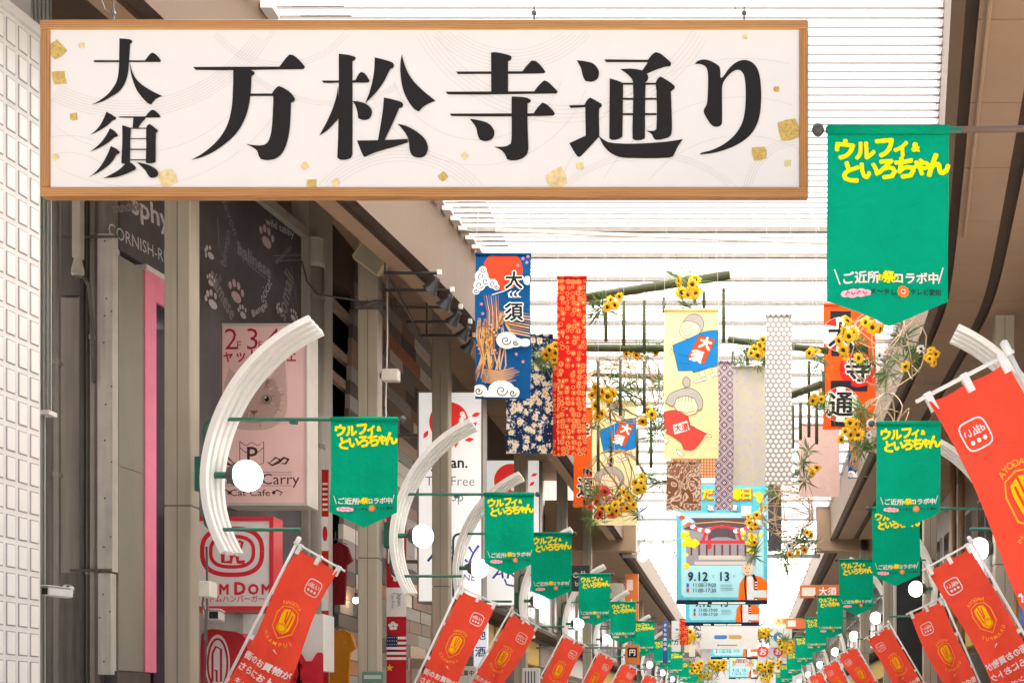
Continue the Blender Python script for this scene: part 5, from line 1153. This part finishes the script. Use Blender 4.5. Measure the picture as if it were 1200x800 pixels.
    k.flat(smooth_poly([Q(a_, b_) for a_, b_ in pts('372,485 382,462 402,452 422,464 428,490 420,512 400,518 382,508')], 60)); k.use(ink('poster hair', hexc(205, 196, 186))); k.flat(smooth_poly([Q(a_, b_) for a_, b_ in pts('372,482 380,462 402,450 424,464 429,484 420,472 402,464 384,470')], 60)); k.use(ink('poster brown', hexc(110, 70, 56))); k.disc(*Q(391, 484), 3 * u); k.disc(*Q(410, 484), 3 * u); k.line([Q(392, 503), Q(401, 507), Q(411, 503)], 3 * u); k.line([Q(400, 487), Q(398, 495), Q(402, 496)], 2 * u); k.use(ink('poster orange', hexc(238, 110, 20))); k.flat([Q(a_, b_) for a_, b_ in pts('355,640 362,560 385,525 400,530 395,640')]); k.flat([Q(a_, b_) for a_, b_ in pts('432,640 432,545 425,515 470,528 500,555 500,640')])
    k.use(ink('poster shirt', hexc(228, 224, 226))); k.flat([Q(a_, b_) for a_, b_ in pts('398,640 398,530 412,520 428,530 432,640')]); k.use(ink('poster black', hexc(30, 28, 30))); k.line([Q(428, 515), Q(442, 545), Q(444, 638)], 13 * u); k.line([Q(392, 520), Q(388, 560), Q(395, 638)], 8 * u); k.use(pw)
    for b_ in range(550, 636, 14): k.rect(Q(438, 0)[0], Q(449, 0)[0], Q(0, b_ + 6)[1], Q(0, b_)[1])
    k.use(ink('poster tag', hexc(214, 226, 230))); k.rect(Q(425, 0)[0], Q(495, 0)[0], Q(0, 628)[1], Q(0, 592)[1]); k.build('figure_print', t)
    k = MB(ink('poster footer', hexc(28, 36, 60))); k.lay = 130; k.rect(-w / 2, w / 2, 0, 22 * u, -.001); k.use(pw)
    for a_, b_ in ((160, 205), (226, 300), (305, 390)): k.line([Q(a_, 655), Q(b_, 655)], 8 * u, -.001)
    k.build('footer', t)
    for x in (-w / 2 + .03, w / 2 - .03): q = MB(m_string); q.tube([(x, .006, h), (x, .006, H_ROOF - p.z - .15)], .004, 4); q.build('string', t)
poster(792.5, 899.5, 568, 708, 28, 'aqua festival poster with shrine picture, nearest of the row')
poster(803, 890, 619, 733, 34.4, 'aqua festival poster, second of the row, mostly behind the first')
poster(833, 888, 700, 772, 54, 'aqua festival poster beneath the white notice board')
poster(854, 888, 752, 795, 80, 'small farthest aqua festival poster at the end of the street')
p = W(854, 760, 44); t = thing('notice_board', 'white hanging notice board with blue and tan buttons', 'board', p); u = 44 / F
q = MB(mk('board white', (.62, .61, .60), .6, .04, 3)); q.box(-34 * u, 34 * u, 0, .03, 0, 27 * u); q.build('board', t)
k = MB(ink('board blue', hexc(70, 120, 185)))
def pill(a_, b_, z_, r_): k.flat([(a_ * u + r_ * u * math.cos(R(q_)), z_ * u + r_ * u * math.sin(R(q_))) for q_ in range(90, 271, 30)] + [(b_ * u + r_ * u * math.cos(R(q_)), z_ * u + r_ * u * math.sin(R(q_))) for q_ in range(-90, 91, 30)])
pill(-15, -4, 14, 2.3); k.use(ink('board tan', hexc(184, 150, 92))); pill(2, 13, 14, 2.3); k.use(ink('board grey', hexc(120, 125, 130))); k.line([(-10 * u, 4.5 * u), (10 * u, 4.5 * u)], 1.2 * u); k.disc(-12 * u, 4.5 * u, 1.3 * u); k.build('print', t)
for x in (-30, 30): q = MB(m_string); q.tube([(x * u, .01, 27 * u), (x * u, .01, H_ROOF - p.z - .15)], .005, 4); q.build('string', t)

hang_cloth('plain_cloth', 'dark grey cloth strip behind the rightmost vine ball over the poster', 900, 916, 560, 646, 25, cloth('charcoal', (.075, .075, .08), .1), .01, .2)

# ------------------------------------------------------------------ bamboo poles, sticks, vine balls and sunflowers
def bamboo(p0, p1, r, label):
    p0, p1 = Vector(p0), Vector(p1); t = thing('bamboo_pole', label, 'bamboo', (p0 + p1) / 2, 0, 'dark bamboo poles strung under the roof'); c = (p0 + p1) / 2
    q = MB(m_bamboo); q.tube([p0 - c, (p0 + p1) / 2 - c, p1 - c], r, 12); q.build('culm', t, True); n = max(2, int((p1 - p0).length / .42)); dr = (p1 - p0).normalized()
    for i in range(1, n):
        a_ = p0.lerp(p1, i / n) - c; q = MB(m_bnode); q.tube([a_ - dr * .012, a_ - dr * .004, a_ + dr * .004, a_ + dr * .012], [r * 1.005, r * 1.09, r * 1.09, r * 1.005], 12, False); q.build('node', t, True)
    q = MB(m_brown_d); q.tube([p1 - c - dr * .002, p1 - c + dr * .002], r * .72, 10); q.build('hollow_end', t)
    for f_ in (.15, .85): a_ = p0.lerp(p1, f_); q = MB(m_string); q.tube([a_ - c + Vector((0, 0, r)), (a_.x - c.x, a_.y - c.y, H_ROOF - c.z - .02)], .003, 4); q.build('string', t)
bamboo(W(684, 349, 15.9), W(855, 322, 15.5), .055, 'long rising bamboo pole above the cream banner'); bamboo(W(618, 407, 17.0), W(778, 408, 17.0), .052, 'level bamboo pole behind the red ring cloth')
bamboo(W(854, 398, 16.6), W(970, 411, 16.2), .045, 'bamboo pole running behind the honeycomb cloth'); bamboo(W(925, 464, 15.6), W(962, 450, 15.2), .045, 'short tilted bamboo pole end right of the honeycomb cloth')
bamboo(W(690, 438, 20), W(780, 443, 20), .035, 'faint lower bamboo pole behind the upper vine ball')
sticks = [(710, 352, 400, 15.7), (731, 353, 405, 15.7), (755, 352, 415, 15.7), (778, 349, 366, 15.8), (825, 342, 366, 15.7), (848, 338, 401, 15.6), (701, 423, 485, 16.8), (727, 422, 487, 16.8), (755, 423, 484, 16.8), (701, 498, 552, 18), (716, 505, 546, 18.4), (747, 503, 545, 18.4), (763, 490, 548, 18),
          (948, 423, 470, 16.4), (965, 435, 478, 16.4), (929, 475, 525, 16.5), (938, 472, 515, 16.5), (948, 470, 512, 16.5), (957, 470, 520, 16.5), (859, 412, 432, 16.6), (876, 408, 428, 16.6), (895, 410, 432, 16.6), (650, 420, 470, 16.9), (676, 410, 440, 16.9)]
wd_l = {0: 'left', 1: 'right'}
for i, (px, a_, b_, dd) in enumerate(sticks):
    near = ('left of the cream banner' if px < 778 else 'beside the cream banner' if px < 850 else 'right of the cream banner'); lev = ('top' if a_ < 400 else 'middle' if a_ < 460 else 'lower')
    grp_same = [s_ for s_ in sticks if (s_[0] < 778) == (px < 778) and (778 <= s_[0] < 850) == (778 <= px < 850) and ('top' if s_[1] < 400 else 'middle' if s_[1] < 460 else 'lower') == lev]; k_ = sorted(grp_same).index((px, a_, b_, dd))
    t = thing('bamboo_stick', f'hanging bamboo stick {near}, {ORD[k_]} from the left in the {lev} row', 'bamboo', W(px, b_, dd), 0, 'hanging bamboo sticks'); L_ = (b_ - a_) * dd / F
    q = MB(m_bamboo); q.tube([(0, 0, 0), (0, 0, L_)], .021, 8); q.build('culm', t, True); q = MB(m_bnode); q.tube([(0, 0, L_ * .55 - .006), (0, 0, L_ * .55 + .006)], .024, 8); q.build('node', t, True)
    q = MB(m_string); q.tube([(0, 0, L_), (0, 0, H_ROOF - EYE - (VY - b_) * dd / F - .02)], .002, 4); q.build('string', t)

m_petal = mk('sunflower petal', (.92, .56, .02), .6, .15, 12, trans=.3); m_petal2 = mk('yellow petal', (.95, .68, .04), .6, .12, 12, trans=.3); m_redfl = mk('red petal', (.62, .07, .03), .6, .2, 12, trans=.3); m_seed = mk('sunflower seed disc', (.06, .028, .012), .9, .4, 60, bump=.5); m_whfl = mk('white petal', (.75, .74, .70), .6, .08, 12, trans=.3)
m_leafs = [mk('leaf green %d' % i, c_, .5, .3, 8, trans=.3) for i, c_ in enumerate(((.10, .20, .045), (.15, .25, .07), (.07, .14, .04), (.22, .26, .12)))]
def make_flower(mp, seed, n=15):
    rr = random.Random(seed); q = MB(mp)
    for ring_, off in ((1.0, 0), (.82, .5)):
        for i in range(n):
            a_ = 2 * math.pi * (i + off + rr.uniform(-.2, .2)) / n; l = .085 * ring_ * rr.uniform(.85, 1.12); w_ = .017; c_, s_ = math.cos(a_), math.sin(a_); b_ = -.018 * rr.uniform(0, 1.6) * ring_
            P = [(.020, -w_ * .5, 0), (.020, w_ * .5, 0), (l * .6, w_, b_ - .010), (l, 0, b_ + .012), (l * .6, -w_, b_ - .010)]
            q.add([(x * c_ - v_ * s_, yy - (.006 if ring_ < 1 else 0), x * s_ + v_ * c_) for x, v_, yy in P], [(0, 4, 3, 2, 1)])
    d_ = MB(m_seed); d_.lathe([(.027, .004), (.025, -.012), (.014, -.018), (.001, -.015)], (0, 0, 0), 'y', 12)
    return q.mesh('sunflower'), d_.mesh('seed_disc', True)
FLW = {'y': [make_flower(m_petal, s_) for s_ in (1, 2)] + [make_flower(m_petal2, 3)], 'r': [make_flower(m_redfl, 5, 11)], 'w': [make_flower(m_whfl, 6, 9)]}
def make_spray(seed, mm):
    rr = random.Random(seed); q = MB(mm)
    for i in range(16):
        d_ = Vector((rr.gauss(0, .55), rr.gauss(-.25, .4), rr.gauss(.1, .7))).normalized(); l = rr.uniform(.14, .34); s_ = d_.cross(Vector((rr.gauss(0, 1), rr.gauss(0, 1), rr.gauss(0, 1)))).normalized() * rr.uniform(.005, .014); g_ = Vector((0, 0, -.05 * rr.random()))
        q.add([Vector((0, 0, 0)), d_ * l * .45 + s_ + g_ * .3, d_ * l + g_ * 1.6, d_ * l * .45 - s_ + g_ * .3], [(0, 1, 2, 3)])
    return q.mesh('leaf_spray')
SPR = [make_spray(20 + i, m_leafs[i % 4]) for i in range(6)]
fr_ = random.Random(77)
def child(me, nm, par, loc, rot=(0, 0, 0), sc=1.0):
    o = bpy.data.objects.new(nm, me); COL.objects.link(o); o.parent = par; o.location = loc; o.rotation_euler = rot; o.scale = (sc,) * 3; return o
def flowers(t, base, spots, dd, kind='y', sc=1.0):
    for (px, py) in spots:
        pe, di = fr_.choice(FLW[kind]); p_ = W(px, py, dd) - base + Vector((0, -.08 + fr_.uniform(-.06, .06), 0)); ro = (R(fr_.uniform(-40, 45)), R(fr_.uniform(0, 360)), R(fr_.uniform(-45, 45))); s_ = sc * fr_.uniform(.8, 1.12)
        o = child(pe, 'sunflower' if kind == 'y' else 'flower', t, p_, ro, s_); child(di, 'seed_disc', o, (0, 0, 0))
def leaves(t, base, spots, dd, sc=1.0):
    for (px, py) in spots:
        for _ in range(2): child(fr_.choice(SPR), 'leaf_spray', t, W(px + fr_.uniform(-3, 3), py + fr_.uniform(-3, 3), dd) - base + Vector((0, fr_.uniform(-.05, .06), 0)), (R(fr_.uniform(-40, 40)), R(fr_.uniform(0, 360)), R(fr_.uniform(0, 360))), sc * fr_.uniform(.7, 1.25))
def bunch(px, py, dd, spots, lv, label, sc=1.0):
    base = W(px, py, dd); t = thing('flower_bunch', label, 'flowers', base, 0, 'sunflower bunches tied to the bamboo'); flowers(t, base, spots, dd, 'y', sc); leaves(t, base, lv, dd, sc)
bunch(808, 340, 15.4, [(797, 333), (803, 343), (812, 338), (806, 350), (816, 348), (815, 330), (799, 346)], [(808, 332), (806, 356), (812, 362), (800, 325)], 'sunflower bunch on top of the long rising bamboo pole', .95)
bunch(716, 362, 15.7, [(716, 355), (722, 361), (727, 352), (712, 362)], [(703, 358), (697, 365), (708, 352)], 'small sunflower bunch hanging left on the rising bamboo pole', .85)
bunch(648, 415, 16.2, [(652, 408), (646, 414), (653, 417), (642, 418), (650, 422)], [(632, 418), (626, 424), (640, 410), (636, 425)], 'sunflower bunch between the blue banner and the red ring cloth', .85)
bunch(890, 410, 15.9, [(884, 412), (890, 408), (894, 400), (892, 416), (896, 410), (880, 418), (888, 418)], [(876, 418), (872, 424), (886, 426), (882, 405)], 'sunflower bunch left of the honeycomb cloth', .8)
bunch(955, 414, 16.1, [(951, 413), (956, 416), (948, 417)], [(962, 418), (957, 424)], 'tiny sunflower bunch right of the honeycomb cloth', .75)
bunch(958, 466, 15.6, [(954, 467), (960, 463), (962, 470), (952, 473)], [(964, 468), (956, 478), (968, 476)], 'sunflower bunch by the short bamboo end', .8)
bunch(944, 550, 17.5, [(950, 552), (957, 548), (953, 556)], [(940, 548), (935, 556), (945, 560), (938, 540), (948, 530)], 'leafy sunflower bunch below the honeycomb cloth', .8)
bunch(882, 632, 21, [(878, 606), (884, 608), (878, 614), (885, 615), (881, 621), (887, 604), (882, 628), (884, 636)], [(884, 645), (882, 650), (886, 640)], 'sunflower bunch hanging over the right edge of the front poster', .85)

m_vine = mk('tan vine', (.48, .31, .17), .7, .2, 6); m_vinep = mk('pale dry vine', (.62, .48, .32), .7, .15, 6)
def ball(px, py, rp, dd, label, mm, n=13, seed=0):
    base = W(px, py, dd); r = rp * dd / F; t = thing('vine_ball', label, 'vine ball', base, 0, 'woven vine balls with flowers'); rr = random.Random(seed)
    for i in range(n):
        ax = Vector((rr.gauss(0, 1), rr.gauss(0, 1), rr.gauss(0, 1))).normalized(); u_ = ax.orthogonal().normalized(); v_ = ax.cross(u_); off = rr.uniform(-.55, .55) * r; r2 = math.sqrt(r * r - off * off) * rr.uniform(.95, 1.05)
        q = MB(mm if rr.random() < .75 else m_vinep); a0_ = rr.uniform(0, 6.28); ex = rr.uniform(5.0, 6.3); q.tube([ax * off + (u_ * math.cos(a0_ + ex * k_ / 22) + v_ * math.sin(a0_ + ex * k_ / 22)) * r2 * (1 + .03 * math.sin(k_ * 1.7)) for k_ in range(23)], rr.uniform(.005, .0095), 5); q.build('vine_hoop', t, True)
    q = MB(m_string); q.tube([(0, 0, r * .95), (0, 0, H_ROOF - base.z - .02)], .003, 4); q.build('string', t)
    return t, base
t, b0 = ball(733, 452, 44, 17.5, 'woven vine ball with sunflowers behind the upper bamboo sticks', m_vine, 14, 1)
flowers(t, b0, [(700, 458), (708, 462), (716, 460), (704, 468), (713, 468), (720, 464), (698, 478), (706, 486), (701, 489), (695, 466), (764, 488), (760, 483), (754, 496)], 17.1, 'y', 1.05); flowers(t, b0, [(740, 414), (746, 418), (768, 414), (735, 417)], 17.1, 'y', .7); leaves(t, b0, [(712, 452), (728, 458), (745, 462), (700, 495), (715, 478), (770, 480), (775, 492), (772, 505), (765, 510), (690, 500), (775, 450), (760, 412), (750, 410)], 17.2, 1.0)
t, b0 = ball(720, 566, 38, 18.6, 'woven vine ball with a sunflower garland low in front of a cream banner', m_vine, 12, 2)
flowers(t, b0, [(745, 566), (752, 568), (748, 575), (731, 578), (738, 584), (728, 588), (722, 594), (714, 598), (706, 597), (735, 596), (742, 592), (724, 600), (752, 560), (755, 574)], 18.2, 'y', 1.0); flowers(t, b0, [(692, 596), (710, 578), (718, 602), (704, 604), (699, 588)], 18.2, 'r', .9); leaves(t, b0, [(700, 585), (696, 575), (720, 585), (740, 575), (765, 568), (775, 566), (690, 608), (700, 612), (750, 604), (712, 592), (757, 560), (690, 585)], 18.3, .95)
t, b0 = ball(922, 598, 32, 22, 'woven vine ball over the right edge of the front festival poster', m_vine, 14, 3)
flowers(t, b0, [(946, 625), (949, 628), (943, 645), (934, 648), (926, 650), (938, 642)], 21.6, 'y', 1.0); flowers(t, b0, [(930, 636), (925, 640), (948, 640)], 21.6, 'w', 1.0); leaves(t, b0, [(935, 640), (925, 645), (918, 650), (945, 636), (955, 640), (905, 575), (912, 580), (920, 655), (938, 630)], 21.7, 1.1)
t, b0 = ball(1038, 408, 46, 14.6, 'large loose vine ball with sunflowers under the nearest right pennant', m_vinep, 9, 4)
flowers(t, b0, [(992, 380), (986, 392), (1000, 393), (994, 398), (1014, 381), (1021, 387), (1030, 387), (983, 402), (988, 412), (992, 420), (1005, 422), (1060, 430)], 14.2, 'y', .95); flowers(t, b0, [(1090, 414), (1095, 418), (1088, 424), (1093, 426), (1086, 421)], 14.2, 'y', .7); leaves(t, b0, [(1012, 400), (1005, 408), (1022, 418), (1040, 428), (1052, 420), (1064, 408), (1072, 420), (1040, 438), (1020, 428), (1058, 398)], 14.3, .85); flowers(t, b0, [(1078, 412), (1030, 420)], 14.3, 'w', .8)
t, b0 = ball(1034, 496, 34, 15.6, 'dry vine ball with sunflowers behind the second right pennant', m_vinep, 9, 5)
flowers(t, b0, [(995, 499), (1001, 505), (996, 511), (1005, 512), (990, 508), (985, 516), (1002, 497)], 15.2, 'y', .95); leaves(t, b0, [(1005, 490), (1012, 485), (1015, 500), (1012, 515), (1018, 520), (1010, 480), (1008, 525)], 15.3, .85); flowers(t, b0, [(1020, 498), (1018, 512)], 15.2, 'w', .8)

# ------------------------------------------------------------------ ceiling lamps on a truss where the first roof section ends
t = thing('lighting_truss', 'grey lighting bar spanning the street between the two roof sections', 'truss', (cx(35.5), 35.6, EYE + 4.72)); q = MB(m_lip); q.box(-2.9, 2.6, -.05, .05, -.05, .05); q.box(-2.9, 2.6, -.05, .05, .35, .42); q.build('bar', t)
for i in range(9):
    q = MB(m_lip); q.tube([(-2.7 + i * .6, 0, .05), (-2.4 + i * .6, 0, .36)], .018, 5); q.build('strut', t)
for i, (px, py) in enumerate(((755, 641), (763, 648), (770, 638), (777, 645), (785, 651), (790, 640), (771, 655), (753, 652), (790, 658))):
    t = thing('ceiling_lamp', f'bright round lamp on the lighting bar, {ORD[i]} of the cluster', 'lamp', W(px, py, 35.4), 0, 'round lamps on the lighting bar'); q = MB(m_globe); q.sphere((0, 0, 0), .13, 14, 8); q.build('globe', t, True); q = MB(m_cup); q.tube([(0, 0, .12), (0, 0, .3)], .02, 6); q.build('stem', t)

# ------------------------------------------------------------------ smaller shop signs and boards along both rows
def board(px0, px1, py0, py1, dd, col, label, prints=(), glow=0, name='shop_sign', cat_='sign', arm=None):
    p = W((px0 + px1) / 2, py1, dd); u = dd / F; w, h = (px1 - px0) * u, (py1 - py0) * u; t = thing(name, label, cat_, p)
    q = MB(emit('glow ' + label[:20], col, glow) if glow else mk('board ' + label[:24], col, .5, .08, 4)); q.cbox(-w / 2, w / 2, 0, .12, 0, h, .006); q.build('face', t)
    if prints:
        k = MB(ink('text black', (.02, .02, .02)))
        for kind, c_, *a_ in prints:
            k.use(ink('c%s' % (c_,), hexc(*c_)))
            if kind == 't': s_, x, z, sz, rot = a_; k.text(s_, (x - .5) * w, z * h, sz * w, .02, rot)
            elif kind == 'r': k.rect((a_[0] - .5) * w, (a_[1] - .5) * w, a_[2] * h, a_[3] * h)
            elif kind == 'd': k.disc((a_[0] - .5) * w, a_[1] * h, a_[2] * w)
        k.build('print', t)
    sd_ = -1 if px0 < VX else 1
    if arm: q = MB(m_lip); xe = sd_ * 5.0 - .55 - p.x; q.box(*sorted((sd_ * w / 2, xe)), .03, .08, h * .8, h * .8 + .05); q.build('arm', t)
    return t
board(667, 691, 662, 692, 27.5, (.02, .02, .022), 'black sign with chalk script above the fourth left pennant', [('t', (190, 190, 190), 'Café', .5, .65, .36, 12), ('t', (170, 170, 170), 'bar', .5, .3, .34, 8)], arm=1)
board(707, 730, 683, 712, 38, (.50, .44, .37), 'tan sign with a dark mark behind the fifth left pennant', [('t', (50, 40, 40), 'B', .35, .7, .3, 0), ('r', (40, 34, 34), .3, .8, .2, .38)], arm=1)
board(732, 748, 672, 740, 41, (.62, .17, .03), 'tall orange vertical sign beyond the fifth left pillar', [('r', (240, 210, 200), .15, .6, .72, .9), ('t', (240, 240, 235), '大', .5, .5, .6, 0), ('t', (240, 240, 235), '須', .5, .3, .6, 0)], arm=1)
board(733, 749, 755, 778, 33, (.62, .17, .03), 'small orange sign with black letters low on the left', [('r', (40, 34, 34), .15, .85, .35, .85), ('t', (235, 235, 235), '円', .5, .6, .5, 0)], arm=1)
board(776.5, 782.5, 727, 777, 40, (.02, .09, .33), 'blue vertical banner with white letters far down the left', [('t', (230, 235, 240), c_, .5, .9 - i * .11, .7, 0) for i, c_ in enumerate('まちの商店会')], arm=1)
board(787, 797.5, 727, 763, 46, (.55, .57, .58), 'white vertical sign far down the left', [('t', (40, 50, 60), 'カ', .5, .3, .7, 0), ('d', (40, 60, 90), .6, .72, .12)], arm=1)
board(937, 990, 685, 700, 32, (.62, .14, .035), 'orange and white shop sign projecting on the right', [('r', (235, 225, 215), .05, .35, .15, .8), ('t', (240, 236, 230), '大須', .62, .5, .2, 0)], arm=1)
board(921, 944, 724, 736, 50, (.60, .15, .04), 'smaller orange sign farther down the right row', [('r', (235, 225, 215), .1, .5, .2, .8)], arm=1)
board(902, 928, 735, 758, 55, (.58, .56, .50), 'pale sign with a blue curl emblem far down the right', [('d', (50, 110, 170), .4, .5, .24), ('d', (225, 225, 215), .45, .52, .12), ('r', (50, 110, 170), .5, .8, .35, .48)], arm=1)
board(907, 930, 723, 732, 60, (.62, .58, .22), 'yellow signboard above the blue curl sign', [('t', (180, 60, 40), '大須通', .5, .5, .26, 0)], arm=1)
for i, (px, py, col) in enumerate(((894, 763, (.60, .04, .04)), (912, 763, (.58, .05, .06)))):
    t = thing('round_sign', 'round red sign ' + ('beside the notice board' if i == 0 else 'right of the other red disc'), 'sign', W(px, py, 50 + 6 * i)); q = MB(mk('disc red', (.58, .045, .045), .5, .06, 4)); q.lathe([(.001, 0), (.22, 0), (.22, .08), (.001, .08)], (0, 0, 0), 'y', 24); q.build('disc', t); k = MB(m_whp); k.text('お', 0, 0, .3, .02); k.build('print', t); q = MB(m_string); q.tube([(0, .04, .22), (0, .04, H_ROOF - t.location.z - .15)], .006, 4); q.build('string', t)
for (px, py, dd, n_, lb) in ((840, 779, 62, 16, 'far orange flower garland beneath the notice board'), (895, 782, 60, 14, 'far orange flower garland right of the small poster'), (893, 742, 48, 8, 'far orange flower garland beside the notice board')):
    base = W(px, py, dd); t = thing('flower_garland', lb, 'flowers', base)
    flowers(t, base, [(px + fr_.uniform(-9, 9), py + fr_.uniform(-4, 4)) for _ in range(n_)], dd, 'y', 2.2); leaves(t, base, [(px + fr_.uniform(-8, 8), py + fr_.uniform(-3, 5)) for _ in range(4)], dd, 2.0); q = MB(m_string); q.tube([(0, 0, 0), (0, 0, H_ROOF - base.z - .15)], .006, 4); q.build('string', t)
board(494, 509, 674, 756, 24, (.62, .68, .74), 'pale blue and pink poster panel below the tall tax free sign', [('r', (90, 150, 200), .1, .5, .55, .95), ('r', (220, 230, 235), .5, .9, .45, .9), ('d', (60, 90, 150), .4, .45, .2), ('d', (200, 70, 110), .3, .28, .14), ('d', (200, 70, 110), .7, .28, .14), ('d', (190, 60, 120), .3, .14, .14), ('d', (210, 90, 120), .7, .14, .14)], .25, 'poster_panel', 'poster')
board(555, 571, 728, 782, 25, (.60, .64, .70), 'pale lit poster with dark kanji behind the second left flag', [('t', (40, 60, 130), '地', .5, .72, .8, 0), ('t', (40, 60, 130), '酒', .5, .35, .8, 0)], .25, 'poster_panel', 'poster')
board(534, 558, 780, 830, 19.5, (.60, .62, .58), 'white notice with a green tick low beside the red flags', [('t', (40, 60, 50), '営業中', .5, .84, .28, 0), ('d', (40, 150, 80), .5, .35, .3), ('r', (235, 240, 235), .42, .5, .25, .45)], 0, 'notice', 'notice')
board(612, 632, 782, 830, 22, (.58, .58, .57), 'white price list low behind the third left flag', [('r', (70, 70, 75), .15 + .18 * i, .22 + .18 * i, .3, .92) for i in range(4)], 0, 'notice', 'notice')
board(480, 507, 771, 830, 20.5, (.36, .29, .22), 'tan goods shelf low behind the vertical flag banner', [('r', (200, 190, 170), .1, .5, .5, .8), ('r', (120, 60, 50), .55, .9, .5, .85), ('r', (210, 205, 195), .2, .8, .15, .4)], 0, 'goods_shelf', 'shelf')
board(424, 449, 786, 830, 14.9, (.10, .20, .15), 'dark green framed board at the foot of the second pillar', [('r', (170, 180, 165), .1, .9, .8, .9), ('r', (60, 110, 90), .15, .45, .2, .7), ('r', (120, 140, 120), .55, .85, .2, .7)], 0, 'notice', 'notice')
# timber uprights and dark glazing on the right
for i, px in enumerate((1117, 1127)):
    p = W(px, 0, 24.5); t = thing('timber_post', ('left' if i == 0 else 'right') + ' one of two rough timber posts behind the right lamps', 'post', (p.x, p.y, 0)); q = MB(wood('rough timber', (.16, .09, .045), (.34, .22, .12), 'z', 5)); q.tube([(0, 0, 0), (.01, 0, 2), (-.01, 0, 4), (0, 0, H_SOF)], [.07, .066, .07, .064], 9); q.build('trunk', t, True)
    for z_ in (3.2, 4.4): q = MB(m_bnode); q.tube([(0, 0, z_ - .03), (0, 0, z_ + .03)], .075, 9); q.build('band', t)
p = W(1066, 0, 27); t = thing('glass_screen', 'dark glazed screen behind the right row of pennants', 'screen', (p.x, 27, 0)); q = MB(m_win); q.box(-.28, .28, 0, .05, 0, H_SOF); q.build('pane', t); q = MB(m_mull); q.box(-.33, -.28, -.03, .08, 0, H_SOF); q.build('frame', t); q = MB(m_mull); q.box(.28, .33, -.03, .08, 0, H_SOF); q.build('frame', t)

rc = random.Random(31); fabs = list(FAB.values()); nm_f = list(FAB)
for i in range(14):
    dd = 40 + i * 3.2; px = 800 + rc.uniform(0, 120); wpx = rc.uniform(9, 16) * 42 / dd; top = VY - 5.2 * F / dd; py0 = max(top + 4, rc.uniform(712, 745) + i * 1.6); hh_ = rc.uniform(18, 34) * 42 / dd; j = i % len(fabs)
    hang_cloth('patterned_cloth', f'small far cloth with {nm_f[j]} pattern, {ORD[i]} in depth among the cloths beyond the posters', px - wpx / 2, px + wpx / 2, py0, py0 + hh_, dd, fabs[j], .01, i * .7)
for i in range(6):
    dd = 42 + i * 6; px = (806, 922, 816, 908, 826, 899)[i]; py = VY - rc.uniform(2.3, 3.3) * F / dd; base = W(px, py, dd); t = thing('flower_garland', f'far sunflower garland, {ORD[i]} going deeper past the first poster', 'flowers', base, 0, 'far flower garlands')
    flowers(t, base, [(px + rc.uniform(-8, 8), py + rc.uniform(-6, 6)) for _ in range(9)], dd, 'y', 1.8); leaves(t, base, [(px + rc.uniform(-8, 8), py + rc.uniform(-6, 6)) for _ in range(3)], dd, 1.8); q = MB(m_string); q.tube([(0, 0, 0), (0, 0, H_ROOF - base.z - .15)], .006, 4); q.build('string', t)

for i, (P, lb) in enumerate((([W(352, 300, 15.9), W(360, 330, 15.6), W(372, 345, 15.3), W(420, 352, 15.25)], 'thin black cable from the downpipe to the plank shop pillar'), ([W(454, 318, 15.3), W(454, 400, 15.3), W(452, 470, 15.3), W(453, 560, 15.3)], 'pale cable run down the plank shop pillar'), ([W(242, 640, 11.6), W(243, 690, 11.6), W(242, 730, 11.6), W(240, 800, 11.6)], 'thin grey cable run down the nearest left pillar'))):
    q = MB(m_alu if i == 1 else m_piped); q.tube(P, .010, 6); tag(q.build('cable', None, True), lb, 'cable')
